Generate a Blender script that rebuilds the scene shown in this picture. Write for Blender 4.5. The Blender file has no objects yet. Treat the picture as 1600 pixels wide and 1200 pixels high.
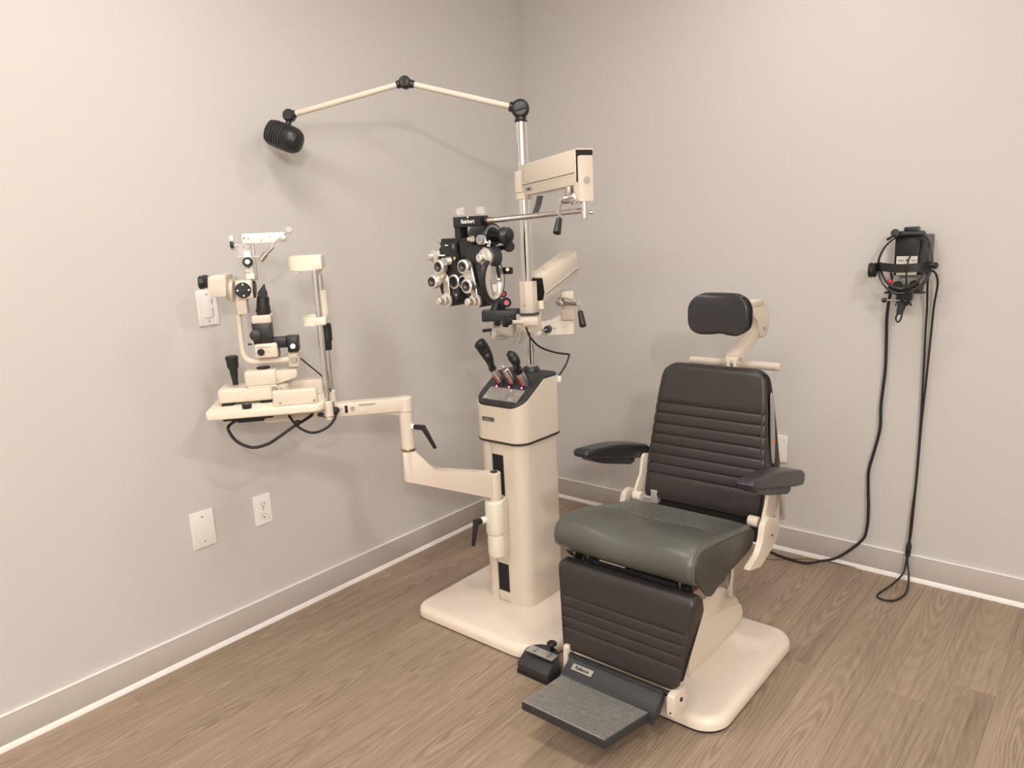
import bpy, bmesh, math, random
from mathutils import Vector, Matrix
random.seed(7)
sc = bpy.context.scene
COL = sc.collection
R = math.radians

# ---------------------------------------------------------------- camera
cam = bpy.data.objects.new('camera', bpy.data.cameras.new('camera'))
COL.objects.link(cam)
cam.data.sensor_width = 36.0
cam.data.lens = 26.30
cam.data.clip_start = 0.05
cr, cu, cf = Vector((0.765700, 0.641504, -0.046655)), Vector((-0.096835, 0.186684, 0.977636)), Vector((-0.635867, 0.744058, -0.205064))
mw = Matrix((cr, cu, -cf)).transposed().to_4x4()
mw.translation = Vector((2.350133, -2.948212, 1.380000))
cam.matrix_world = mw
sc.camera = cam

# ---------------------------------------------------------------- light
world = bpy.data.worlds.new('world'); sc.world = world
world.use_nodes = True
bg = world.node_tree.nodes['Background']
bg.inputs[0].default_value = (1.0, 0.93, 0.86, 1); bg.inputs[1].default_value = 0.05

def area(name, loc, sx, sy, power, col, aim=None):
    d = bpy.data.lights.new(name, 'AREA'); d.shape = 'RECTANGLE'
    d.size = sx; d.size_y = sy; d.energy = power; d.color = col
    o = bpy.data.objects.new(name, d); COL.objects.link(o); o.location = loc
    if aim is not None:
        o.rotation_euler = (Vector(aim) - Vector(loc)).to_track_quat('-Z', 'Y').to_euler()
    return o
CEIL = 2.62
area('ceiling_lamp_a', (0.95, -2.05, CEIL - 0.02), 0.42, 0.42, 14, (1.0, 0.955, 0.91))
area('ceiling_lamp_b', (1.42, -0.78, CEIL - 0.02), 0.18, 0.18, 8, (1.0, 0.955, 0.92))
area('ceiling_fill_c', (1.90, -3.90, CEIL - 0.02), 0.90, 0.90, 42, (1.0, 0.955, 0.91))  # unseen fill added behind the camera to even out wall brightness
area('ceiling_lamp_d', (2.95, -2.05, CEIL - 0.02), 0.20, 0.20, 27, (1.0, 0.955, 0.91))
pl_ = bpy.data.lights.new('unseen_point_lamp', 'POINT'); pl_.energy = 120; pl_.color = (1.0, 0.955, 0.91); pl_.shadow_soft_size = 0.07  # unseen lamp, set to cast the phoropter's shadow on the left wall
po_ = bpy.data.objects.new('unseen_point_lamp', pl_); COL.objects.link(po_); po_.location = (3.95, -4.30, 2.45)
vs = sc.view_settings
sc.display_settings.display_device = 'sRGB'
vs.view_transform = 'Standard'; vs.look = 'None'; vs.gamma = 1.0; vs.use_curve_mapping = False
vs.exposure = 0.06

# ---------------------------------------------------------------- materials
def new_mat(name):
    m = bpy.data.materials.new(name); m.use_nodes = True
    nt = m.node_tree
    return m, nt, nt.nodes['Principled BSDF']
def mat(name, col, rough=0.45, metal=0.0, bump=0.0, bscale=200.0, var=0.0, vscale=6.0, emit=0.0, trans=0.0, coat=0.0, spec=None):
    m, nt, b = new_mat(name)
    b.inputs['Base Color'].default_value = (*col, 1)
    b.inputs['Roughness'].default_value = rough
    b.inputs['Metallic'].default_value = metal
    b.inputs['Coat Weight'].default_value = coat
    b.inputs['Transmission Weight'].default_value = trans
    if spec is not None: b.inputs['Specular IOR Level'].default_value = spec
    if emit:
        b.inputs['Emission Color'].default_value = (*col, 1); b.inputs['Emission Strength'].default_value = emit
    tc = nt.nodes.new('ShaderNodeTexCoord')
    n = nt.nodes.new('ShaderNodeTexNoise'); n.inputs['Scale'].default_value = vscale; n.inputs['Detail'].default_value = 4
    nt.links.new(tc.outputs['Object'], n.inputs['Vector'])
    if var:
        r = nt.nodes.new('ShaderNodeMapRange')
        r.inputs['To Min'].default_value = 1 - var; r.inputs['To Max'].default_value = 1 + var
        nt.links.new(n.outputs['Fac'], r.inputs['Value'])
        mx = nt.nodes.new('ShaderNodeVectorMath'); mx.operation = 'SCALE'
        mx.inputs[0].default_value = col
        nt.links.new(r.outputs['Result'], mx.inputs['Scale'])
        nt.links.new(mx.outputs['Vector'], b.inputs['Base Color'])
    if bump:
        n2 = nt.nodes.new('ShaderNodeTexNoise'); n2.inputs['Scale'].default_value = bscale; n2.inputs['Detail'].default_value = 3
        nt.links.new(tc.outputs['Object'], n2.inputs['Vector'])
        bp = nt.nodes.new('ShaderNodeBump'); bp.inputs['Strength'].default_value = bump; bp.inputs['Distance'].default_value = 0.001
        nt.links.new(n2.outputs['Fac'], bp.inputs['Height'])
        nt.links.new(bp.outputs['Normal'], b.inputs['Normal'])
    return m
M = {}
M['wall'] = mat('wall_paint', (0.592, 0.566, 0.536), 0.6, bump=0.12, bscale=260, var=0.015, vscale=1.2)
M['base'] = mat('baseboard_paint', (0.50, 0.455, 0.415), 0.42, var=0.02)
M['ceil'] = mat('ceiling_paint', (0.78, 0.76, 0.73), 0.8)
M['trimwhite'] = mat('white_trim', (0.86, 0.82, 0.78), 0.35)
M['cream'] = mat('cream_enamel', (0.71, 0.622, 0.520), 0.36, bump=0.05, bscale=500, var=0.02)
M['creamb'] = mat('cream_base_enamel', (0.80, 0.70, 0.60), 0.26, var=0.03, vscale=9)
M['ivory'] = mat('ivory_plastic', (0.82, 0.765, 0.63), 0.35, var=0.02)
M['white'] = mat('white_plastic', (0.84, 0.81, 0.77), 0.35)
M['leather'] = mat('charcoal_vinyl', (0.034, 0.029, 0.0265), 0.40, bump=0.25, bscale=420, var=0.12, vscale=14)
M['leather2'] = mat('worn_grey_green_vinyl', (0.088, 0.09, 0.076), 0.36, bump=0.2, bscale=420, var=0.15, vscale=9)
M['leather3'] = mat('headrest_vinyl', (0.026, 0.025, 0.028), 0.33, bump=0.15, bscale=420)
M['black'] = mat('black_plastic', (0.012, 0.012, 0.013), 0.38)
M['blackm'] = mat('matt_black', (0.006, 0.006, 0.006), 0.7)
M['rubber'] = mat('black_rubber', (0.014, 0.013, 0.012), 0.5)
M['charcoal'] = mat('charcoal_plastic', (0.030, 0.031, 0.034), 0.42, bump=0.1, bscale=600)
M['chrome'] = mat('chrome', (0.80, 0.79, 0.78), 0.11, 1.0)
M['steel'] = mat('brushed_steel', (0.62, 0.58, 0.53), 0.28, 1.0, bump=0.05, bscale=300)
M['nickel'] = mat('satin_nickel', (0.80, 0.765, 0.70), 0.33, 0.85)
M['silver'] = mat('silver_panel', (0.40, 0.385, 0.355), 0.38, 0.3)
M['alu'] = mat('worn_aluminium_rib', (0.52, 0.50, 0.475), 0.40, 0.7, var=0.25, vscale=60)
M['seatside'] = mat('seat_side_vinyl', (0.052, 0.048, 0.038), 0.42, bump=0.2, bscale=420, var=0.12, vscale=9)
M['clear'] = mat('clear_acrylic', (0.93, 0.92, 0.88), 0.08, trans=0.75)
M['glass'] = mat('lens_glass', (0.9, 0.92, 0.93), 0.03, trans=0.9)
M['ink'] = mat('black_ink', (0.015, 0.014, 0.014), 0.5)
M['print'] = mat('white_print', (0.85, 0.84, 0.82), 0.5)
M['greyprint'] = mat('grey_print', (0.22, 0.21, 0.20), 0.5)
M['pink'] = mat('pink_cap', (0.80, 0.22, 0.26), 0.4)
M['red'] = mat('red_cap', (0.70, 0.05, 0.05), 0.4)
M['redhandle'] = mat('red_anodised_band', (0.58, 0.10, 0.12), 0.35, 0.3)
M['led'] = mat('lit_red_lamp', (1.0, 0.07, 0.22), 0.4, emit=9.0)
M['darklens'] = mat('dark_coated_lens', (0.016, 0.016, 0.018), 0.06, coat=0.5)
M['navy'] = mat('navy_plug', (0.02, 0.03, 0.06), 0.4)
M['bronze'] = mat('bronze_ferrule', (0.45, 0.33, 0.22), 0.3, 1.0)
M['lightgrey'] = mat('light_grey_plastic', (0.42, 0.40, 0.37), 0.4)
M['greyside'] = mat('grey_side_plastic', (0.075, 0.073, 0.072), 0.4)
M['stitchlight'] = mat('seat_seam_highlight', (0.125, 0.125, 0.108), 0.45)  # lighter olive paints in the highlight that the seat grooves catch
M['frost'] = mat('frosted_acrylic', (0.88, 0.88, 0.86), 0.25, trans=0.35)
M['gap'] = mat('floor_joint', (0.10, 0.075, 0.055), 0.8)
M['label'] = mat('cream_label', (0.72, 0.66, 0.55), 0.5)

def wood():
    m, nt, b = new_mat('oak_vinyl_plank')
    N = nt.nodes.new; L = nt.links.new
    tc = N('ShaderNodeTexCoord'); oi = N('ShaderNodeObjectInfo')
    off = N('ShaderNodeVectorMath'); off.operation = 'SCALE'; off.inputs[0].default_value = (13.7, 29.3, 51.1)
    L(oi.outputs['Random'], off.inputs['Scale'])
    add = N('ShaderNodeVectorMath'); add.operation = 'ADD'
    L(tc.outputs['Object'], add.inputs[0]); L(off.outputs['Vector'], add.inputs[1])
    def noise(sv, det, dist=0.0, rough=0.55):
        mp = N('ShaderNodeVectorMath'); mp.operation = 'MULTIPLY'; mp.inputs[1].default_value = (*sv, 1)
        L(add.outputs['Vector'], mp.inputs[0])
        n = N('ShaderNodeTexNoise'); n.inputs['Scale'].default_value = 1.0; n.inputs['Detail'].default_value = det
        n.inputs['Distortion'].default_value = dist; n.inputs['Roughness'].default_value = rough
        L(mp.outputs['Vector'], n.inputs['Vector']); return n.outputs['Fac']
    def mth(op, a, b_=None, c=None):
        n = N('ShaderNodeMath'); n.operation = op
        for k, v in enumerate((a, b_, c)):
            if v is None: continue
            if hasattr(v, 'links') or hasattr(v, 'is_linked'): L(v, n.inputs[k])
            else: n.inputs[k].default_value = v
        return n.outputs[0]
    sep = N('ShaderNodeSeparateXYZ'); L(tc.outputs['Object'], sep.inputs[0])
    broad = noise((7, 0.8), 4, 0.4); fine = noise((95, 2.6), 6, 0.3, 0.68); pore = noise((260, 7.0), 3, 0.0, 0.6)
    warp = noise((8, 3.0), 3)
    # growth rings round a slightly tilted axis: straight lines that close into arches
    y0 = mth('MULTIPLY', mth('FRACT', mth('MULTIPLY', oi.outputs['Random'], 7.31)), 1.2)
    xc = mth('ADD', mth('SUBTRACT', sep.outputs['X'], 0.076), mth('MULTIPLY', mth('SUBTRACT', warp, 0.5), 0.055))
    ty = mth('MULTIPLY', mth('SUBTRACT', sep.outputs['Y'], y0), 0.10)
    r = mth('SQRT', mth('ADD', mth('MULTIPLY', xc, xc), mth('MULTIPLY', ty, ty)))
    ring = mth('MULTIPLY_ADD', mth('SINE', mth('MULTIPLY_ADD', r, 620.0, mth('MULTIPLY', broad, 5.0))), 0.5, 0.5)
    near = N('ShaderNodeMapRange'); near.inputs['From Min'].default_value = 0.015; near.inputs['From Max'].default_value = 0.065
    near.inputs['To Min'].default_value = 0.19; near.inputs['To Max'].default_value = 0.05
    L(r, near.inputs['Value'])
    def mixf(f, a, b_):
        n = N('ShaderNodeMix'); n.data_type = 'FLOAT'
        if isinstance(f, float): n.inputs['Factor'].default_value = f
        else: L(f, n.inputs['Factor'])
        L(a, n.inputs['A']); L(b_, n.inputs['B']); return n.outputs['Result']
    v = mixf(0.62, broad, fine)
    v = mixf(near.outputs['Result'], v, ring)
    v = mixf(0.22, v, pore)
    rp = N('ShaderNodeValToRGB'); e = rp.color_ramp.elements
    e[0].position = 0.28; e[0].color = (0.142, 0.099, 0.066, 1)
    e[1].position = 0.72; e[1].color = (0.440, 0.342, 0.252, 1)
    k = e.new(0.42); k.color = (0.248, 0.181, 0.127, 1)
    k = e.new(0.52); k.color = (0.322, 0.240, 0.171, 1)
    L(v, rp.inputs['Fac'])
    tone = N('ShaderNodeMapRange'); tone.inputs['To Min'].default_value = 0.95; tone.inputs['To Max'].default_value = 1.05
    L(oi.outputs['Random'], tone.inputs['Value'])
    scl = N('ShaderNodeVectorMath'); scl.operation = 'SCALE'
    L(rp.outputs['Color'], scl.inputs[0]); L(tone.outputs['Result'], scl.inputs['Scale'])
    L(scl.outputs['Vector'], b.inputs['Base Color'])
    b.inputs['Roughness'].default_value = 0.42
    bp = N('ShaderNodeBump'); bp.inputs['Strength'].default_value = 0.25; bp.inputs['Distance'].default_value = 0.0006
    L(fine, bp.inputs['Height']); L(bp.outputs['Normal'], b.inputs['Normal'])
    return m
M['wood'] = wood()

# ---------------------------------------------------------------- mesh helpers
def V3(p): return Vector(p)
class G:
    """collects shapes, then becomes one mesh object"""
    def __init__(s, T=None): s.bm = bmesh.new(); s.T = T
    def _bevel(s, edges, r, seg=2):
        if r > 0: bmesh.ops.bevel(s.bm, geom=edges, offset=r, segments=seg, profile=0.5, affect='EDGES', clamp_overlap=True)
    def obox(s, c, ax, ay, az, sx, sy, sz, r=0.0, seg=2):
        c = V3(c); ax = V3(ax).normalized() * sx / 2; ay = V3(ay).normalized() * sy / 2; az = V3(az).normalized() * sz / 2
        v = [s.bm.verts.new(c + ax * i + ay * j + az * k) for k in (-1, 1) for j in (-1, 1) for i in (-1, 1)]
        f = [s.bm.faces.new([v[i] for i in q]) for q in ((0, 2, 3, 1), (4, 5, 7, 6), (0, 1, 5, 4), (2, 6, 7, 3), (0, 4, 6, 2), (1, 3, 7, 5))]
        es = list({e for q in f for e in q.edges}); s._bevel(es, r, seg); return s
    def box(s, x0, x1, y0, y1, z0, z1, r=0.0, seg=2):
        return s.obox(((x0 + x1) / 2, (y0 + y1) / 2, (z0 + z1) / 2), (1, 0, 0), (0, 1, 0), (0, 0, 1), abs(x1 - x0), abs(y1 - y0), abs(z1 - z0), r, seg)
    def beam(s, p0, p1, w, h, r=0.0, up=(0, 0, 1), seg=2, w1=None, h1=None):
        p0 = V3(p0); p1 = V3(p1); d = (p1 - p0).normalized(); sd = d.cross(V3(up)).normalized(); u = sd.cross(d)
        w1 = w1 or w; h1 = h1 or h
        v = []
        for p, a, b in ((p0, w, h), (p1, w1, h1)):
            v += [s.bm.verts.new(p + sd * a / 2 * i + u * b / 2 * j) for i, j in ((-1, -1), (1, -1), (1, 1), (-1, 1))]
        f = [s.bm.faces.new([v[i] for i in q]) for q in ((3, 2, 1, 0), (4, 5, 6, 7), (0, 1, 5, 4), (1, 2, 6, 5), (2, 3, 7, 6), (3, 0, 4, 7))]
        s._bevel(list({e for q in f for e in q.edges}), r, seg); return s
    def prism(s, poly, vec, r=0.0, seg=2):
        """extrude a planar outline (3D points) by vec, bevel the two rims"""
        vec = V3(vec); a = [s.bm.verts.new(V3(p)) for p in poly]; b = [s.bm.verts.new(V3(p) + vec) for p in poly]
        n = len(poly); fa = s.bm.faces.new(a[::-1]); fb = s.bm.faces.new(b)
        for i in range(n): s.bm.faces.new((a[i], a[(i + 1) % n], b[(i + 1) % n], b[i]))
        s._bevel(list(set(fa.edges) | set(fb.edges)), r, seg); return s
    def zprism(s, out, z0, z1, r0=0.0, r1=0.0, seg=3):
        """outline in XY between heights z0 and z1 (number or function of x,y)"""
        f1 = z1 if callable(z1) else (lambda x, y: z1)
        f0 = z0 if callable(z0) else (lambda x, y: z0)
        a = [s.bm.verts.new((x, y, f0(x, y))) for x, y in out]; b = [s.bm.verts.new((x, y, f1(x, y))) for x, y in out]
        n = len(out); fa = s.bm.faces.new(a[::-1]); fb = s.bm.faces.new(b)
        for i in range(n): s.bm.faces.new((a[i], a[(i + 1) % n], b[(i + 1) % n], b[i]))
        if r1: s._bevel(list(fb.edges), r1, seg)
        if r0: s._bevel(list(fa.edges), r0, seg)
        return s
    def slab(s, x0, x1, y0, y1, z0, z1, r, er, n=9, m=5):
        """rounded plate whose upper rim is rounded by er"""
        rs = r if isinstance(r, (tuple, list)) else (r,) * 4
        lv = [(0, z0)] + [(er * (1 - math.cos(math.pi / 2 * k / m)), z1 - er + er * math.sin(math.pi / 2 * k / m)) for k in range(m + 1)]
        rings = [[s.bm.verts.new((x, y, z)) for x, y in rrect(x0 + i, x1 - i, y0 + i, y1 - i, [max(0.001, q - i) for q in rs], n)] for i, z in lv]
        N = len(rings[0])
        for A, B in zip(rings, rings[1:]):
            for k in range(N): s.bm.faces.new((A[k], A[(k + 1) % N], B[(k + 1) % N], B[k]))
        s.bm.faces.new(rings[0][::-1]); s.bm.faces.new(rings[-1]); return s
    def lathe(s, p, axis, prof, n=24):
        p = V3(p); d = V3(axis).normalized(); x = d.orthogonal().normalized(); y = d.cross(x)
        rings = []
        for r, h in prof:
            if r <= 1e-6: rings.append([s.bm.verts.new(p + d * h)])
            else: rings.append([s.bm.verts.new(p + d * h + (x * math.cos(2 * math.pi * k / n) + y * math.sin(2 * math.pi * k / n)) * r) for k in range(n)])
        for A, B in zip(rings, rings[1:]):
            for k in range(n):
                k2 = (k + 1) % n
                if len(A) == 1 and len(B) == 1: continue
                if len(A) == 1: s.bm.faces.new((A[0], B[k2], B[k]))
                elif len(B) == 1: s.bm.faces.new((A[k], A[k2], B[0]))
                else: s.bm.faces.new((A[k], A[k2], B[k2], B[k]))
        if len(rings[0]) > 1 and len(rings[-1]) > 1 and prof[0] == prof[-1]: pass
        return s
    def cyl(s, p0, p1, r0, r1=None, n=24, b=0.0):
        p0 = V3(p0); p1 = V3(p1); L = (p1 - p0).length; r1 = r0 if r1 is None else r1
        pr = [(0, 0), (r0 - b, 0), (r0, b), (r1, L - b), (r1 - b, L), (0, L)] if b else [(0, 0), (r0, 0), (r1, L), (0, L)]
        return s.lathe(p0, p1 - p0, pr, n)
    def ringd(s, c, axis, ro, ri, h, n=28, b=0.0):
        """flat ring (washer) centred on c, thickness h along axis"""
        c = V3(c); d = V3(axis).normalized()
        pr = [(ri, -h / 2), (ro - b, -h / 2), (ro, -h / 2 + b), (ro, h / 2 - b), (ro - b, h / 2), (ri, h / 2), (ri, -h / 2)]
        x = d.orthogonal().normalized(); y = d.cross(x); rings = []
        for r, hh in pr[:-1]:
            rings.append([s.bm.verts.new(c + d * hh + (x * math.cos(2 * math.pi * k / n) + y * math.sin(2 * math.pi * k / n)) * r) for k in range(n)])
        m = len(rings)
        for i in range(m):
            A = rings[i]; B = rings[(i + 1) % m]
            for k in range(n): s.bm.faces.new((A[k], A[(k + 1) % n], B[(k + 1) % n], B[k]))
        return s
    def sph(s, c, r, sx=1, sy=1, sz=1, n=20):
        g = bmesh.ops.create_uvsphere(s.bm, u_segments=n, v_segments=max(8, n // 2), radius=r)
        for v in g['verts']: v.co = Vector((v.co.x * sx, v.co.y * sy, v.co.z * sz)) + V3(c)
        return s
    def tube(s, pts, r, n=10, sub=6, closed=False, flat=None):
        P = smooth(pts, sub, closed); m = len(P); rr = r if callable(r) else (lambda t: r)
        T = []
        for i in range(m):
            a = P[(i - 1) % m] if (closed or i > 0) else P[0]; b = P[(i + 1) % m] if (closed or i < m - 1) else P[-1]
            T.append((b - a).normalized())
        x = T[0].orthogonal().normalized(); rings = []
        for i in range(m):
            x = (x - T[i] * x.dot(T[i])).normalized(); y = T[i].cross(x); rad = rr(i / (m - 1))
            rings.append([s.bm.verts.new(P[i] + (x * math.cos(2 * math.pi * k / n) + y * math.sin(2 * math.pi * k / n)) * rad) for k in range(n)])
        for i in range(m if closed else m - 1):
            A = rings[i]; B = rings[(i + 1) % m]
            for k in range(n): s.bm.faces.new((A[k], A[(k + 1) % n], B[(k + 1) % n], B[k]))
        if not closed: s.bm.faces.new(rings[0][::-1]); s.bm.faces.new(rings[-1])
        return s
    def strap(s, pts, wdir, w, t, sub=6, closed=False):
        """flat band following pts, width w along wdir, thickness t"""
        P = smooth(pts, sub, closed); m = len(P); wd = V3(wdir).normalized(); rings = []
        for i in range(m):
            a = P[(i - 1) % m] if (closed or i > 0) else P[0]; b = P[(i + 1) % m] if (closed or i < m - 1) else P[-1]
            T = (b - a).normalized(); nn = T.cross(wd).normalized()
            rings.append([s.bm.verts.new(P[i] + wd * w / 2 * i2 + nn * t / 2 * j2) for i2, j2 in ((-1, -1), (1, -1), (1, 1), (-1, 1))])
        for i in range(m if closed else m - 1):
            A = rings[i]; B = rings[(i + 1) % m]
            for k in range(4): s.bm.faces.new((A[k], A[(k + 1) % 4], B[(k + 1) % 4], B[k]))
        if not closed: s.bm.faces.new(rings[0][::-1]); s.bm.faces.new(rings[-1])
        return s
    def sweep(s, prof, hw, er, xc, nmid=9, deform=None, cap_er=True):
        """closed profile (y,z) swept along X, ends rounded by er; half width hw(y,z)"""
        n = len(prof); nor = []
        area2 = sum(prof[i][0] * prof[(i + 1) % n][1] - prof[(i + 1) % n][0] * prof[i][1] for i in range(n))
        sg = 1 if area2 > 0 else -1
        for i in range(n):
            a = Vector(prof[i - 1]); b = Vector(prof[(i + 1) % n]); t = (b - a).normalized(); nor.append(Vector((t.y, -t.x)) * sg)
        ends = [er * (1 - math.cos(math.pi / 2 * k / 5)) for k in range(6)]
        st = [(-1, e) for e in ends] + [(-1 + 2 * k / (nmid + 1), None) for k in range(1, nmid + 1)] + [(1, e) for e in ends[::-1]]
        rings = []
        for u, e in st:
            ring = []
            for (y, z), nn in zip(prof, nor):
                H = hw(y, z)
                if e is None: x = u * (H - er); d = 0
                else: x = u * (H - e); d = er - math.sqrt(max(0, er * er - (er - e) ** 2))
                p = Vector((xc + x, y - nn.x * d, z - nn.y * d))
                if deform: p = deform(p, x / max(H, 1e-6))
                ring.append(s.bm.verts.new(p))
            rings.append(ring)
        for A, B in zip(rings, rings[1:]):
            for k in range(n): s.bm.faces.new((A[k], A[(k + 1) % n], B[(k + 1) % n], B[k]))
        s.bm.faces.new(rings[0][::-1]); s.bm.faces.new(rings[-1]); return s

def dense(prof, sub=3):
    """round off a closed (y,z) profile by a spline through its points"""
    return [(p.x, p.y) for p in smooth([(y, z, 0) for y, z in prof], sub, True)]
def smooth(pts, sub=6, closed=False):
    P = [V3(p) for p in pts]
    if sub <= 1 or len(P) < 3: return P
    out = []; n = len(P)
    for i in range(n if closed else n - 1):
        p0 = P[(i - 1) % n] if (closed or i > 0) else P[0] * 2 - P[1]
        p1 = P[i]; p2 = P[(i + 1) % n]; p3 = P[(i + 2) % n] if (closed or i + 2 < n) else P[-1] * 2 - P[-2]
        for k in range(sub):
            t = k / sub
            out.append(0.5 * ((2 * p1) + (p2 - p0) * t + (2 * p0 - 5 * p1 + 4 * p2 - p3) * t * t + (3 * p1 - p0 - 3 * p2 + p3) * t ** 3))
    if not closed: out.append(P[-1])
    return out

def rrect(x0, x1, y0, y1, r, n=6):
    """rounded rectangle outline; r one radius or four (x1y1, x0y1, x0y0, x1y0)"""
    rs = r if isinstance(r, (tuple, list)) else (r,) * 4
    out = []
    for (cx, cy, a, q) in ((x1, y1, 0, rs[0]), (x0, y1, 90, rs[1]), (x0, y0, 180, rs[2]), (x1, y0, 270, rs[3])):
        sx = -1 if cx == x1 else 1; sy = -1 if cy == y1 else 1
        if q <= 0: out.append((cx, cy)); continue
        for k in range(n + 1):
            t = R(a + 90 * k / n); out.append((cx + sx * q + q * math.cos(t), cy + sy * q + q * math.sin(t)))
    return out
def rpoly(pts, r, n=4):
    """round the corners of a polygon (any dimension) by radius-like distance r"""
    P = [Vector(p) for p in pts]; out = []; m = len(P)
    for i in range(m):
        a, b, c = P[i - 1], P[i], P[(i + 1) % m]
        q = r[i] if isinstance(r, (list, tuple)) else r
        if q <= 0: out.append(b); continue
        d1 = min(q, (a - b).length * 0.48); d2 = min(q, (c - b).length * 0.48)
        s0 = b + (a - b).normalized() * d1; s1 = b + (c - b).normalized() * d2
        for k in range(n + 1):
            t = k / n; out.append(s0 * (1 - t) ** 2 + b * 2 * t * (1 - t) + s1 * t * t)
    return out

ORG = {}
def root(name, loc, label, cat, group=None):
    o = bpy.data.objects.new(name, None); COL.objects.link(o); o.empty_display_size = 0.05
    o.location = loc; o['label'] = label; o['category'] = cat
    if group: o['group'] = group
    ORG[o] = Vector(loc); return o
def part(name, g, m, parent=None, label=None, ang=35, kind=None, loc=None):
    me = bpy.data.meshes.new(name)
    bm = g.bm
    if g.T:
        for v in bm.verts: v.co = g.T(v.co)
    bmesh.ops.recalc_face_normals(bm, faces=bm.faces)
    org = ORG[parent] if parent else Vector(loc or (0, 0, 0))
    bmesh.ops.translate(bm, verts=bm.verts, vec=-org)
    bm.to_mesh(me); bm.free()
    for p in me.polygons: p.use_smooth = True
    me.set_sharp_from_angle(angle=R(ang))
    me.materials.append(m)
    o = bpy.data.objects.new(name, me); COL.objects.link(o)
    if parent: o.parent = parent
    else: o.location = org
    ORG[o] = org
    if label: o['label'] = label
    if kind: o['kind'] = kind
    return o
def tag(o, label, cat, group=None):
    o['label'] = label; o['category'] = cat
    if group: o['group'] = group
    return o
def struct(name, g, m, loc=None):
    return part(name, g, m, None, kind='structure', loc=loc)
def text(name, s, size, origin, xd, yd, m, parent, sx=1.0, depth=0.0006, align='CENTER', bold=0.0):
    cu_ = bpy.data.curves.new(name, 'FONT'); cu_.body = s; cu_.size = size; cu_.align_x = align; cu_.align_y = 'CENTER'
    cu_.extrude = depth; cu_.offset = bold
    t = bpy.data.objects.new(name, cu_); COL.objects.link(t)
    dg = bpy.context.evaluated_depsgraph_get()
    me = bpy.data.meshes.new_from_object(t.evaluated_get(dg)); bpy.data.objects.remove(t)
    x = V3(xd).normalized(); y = V3(yd).normalized(); z = x.cross(y).normalized(); y = z.cross(x)
    mt = Matrix((x * sx, y, z)).transposed().to_4x4(); mt.translation = V3(origin) - ORG[parent]
    me.transform(mt); me.materials.clear(); me.materials.append(m); me.name = name
    o = bpy.data.objects.new(name, me); COL.objects.link(o); o.parent = parent; ORG[o] = ORG[parent]
    return o

# ================================================================ ROOM
X1, Y0 = 4.2, -5.2
struct('ceiling', G().box(-0.1, X1 + 0.1, Y0 - 0.1, 0.1, CEIL, CEIL + 0.08), M['ceil'])
struct('wall_left', G().box(-0.12, 0, Y0 - 0.1, 0.1, 0, CEIL), M['wall'])
struct('wall_back', G().box(0, X1, 0, 0.12, 0, CEIL), M['wall'])
struct('wall_right', G().box(X1, X1 + 0.12, Y0 - 0.1, 0.1, 0, CEIL), M['wall'])
struct('wall_front', G().box(0, X1, Y0 - 0.12, Y0, 0, CEIL), M['wall'])
floor = struct('floor', G().box(-0.1, X1 + 0.1, Y0 - 0.1, 0.1, -0.06, -0.0045), M['gap'])
PW, PL = 0.1525, 1.22
cache = {}
def plank_mesh(w, l):
    key = (round(w, 3), round(l, 3))
    if key not in cache:
        g = G().box(0.0002, w - 0.0002, 0.0002, l - 0.0002, -0.0045, 0.0, 0.0005, 1)
        me = bpy.data.meshes.new('plank'); bmesh.ops.recalc_face_normals(g.bm, faces=g.bm.faces); g.bm.to_mesh(me); g.bm.free()
        me.materials.append(M['wood']); cache[key] = me
    return cache[key]
nx = int(math.ceil(X1 / PW))
for i in range(nx):
    x = i * PW; w = min(PW, X1 - x)
    y = Y0 - random.choice((0.0, 0.31, 0.61, 0.92, 0.46, 0.76, 1.07))
    while y < 0:
        a = max(y, Y0); b_ = min(y + PL, 0.0)
        if b_ - a > 0.02:
            o = bpy.data.objects.new('plank', plank_mesh(w, b_ - a)); COL.objects.link(o)
            o.parent = floor; o.location = (x, a, 0)
        y += PL
BB = 0.1016
struct('baseboard_left', G().box(0, 0.009, Y0, 0, 0.0, BB, 0.002), M['base'])
struct('baseboard_back', G().box(0.009, X1, -0.009, 0, 0.0, BB, 0.002), M['base'])
struct('baseboard_right', G().box(X1 - 0.009, X1, Y0, -0.009, 0.0, BB, 0.002), M['base'])
struct('trim_1', G().prism([(0.009, Y0, 0), (0.016, Y0, 0), (0.0145, Y0, 0.009), (0.009, Y0, 0.0165)], (0, -Y0 - 0.016, 0)), M['trimwhite'])
struct('trim_2', G().prism([(0.016, -0.009, 0), (0.016, -0.016, 0), (0.016, -0.0145, 0.009), (0.016, -0.009, 0.0165)], (X1 - 0.02, 0, 0)), M['trimwhite'])
struct('trim_3', G().box(0, 0.0105, Y0, 0, BB - 0.001, BB + 0.003, 0.0008, 1), M['trimwhite'])
struct('trim_4', G().box(0.0105, X1, -0.0105, 0, BB - 0.001, BB + 0.003, 0.0008, 1), M['trimwhite'])

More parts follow.
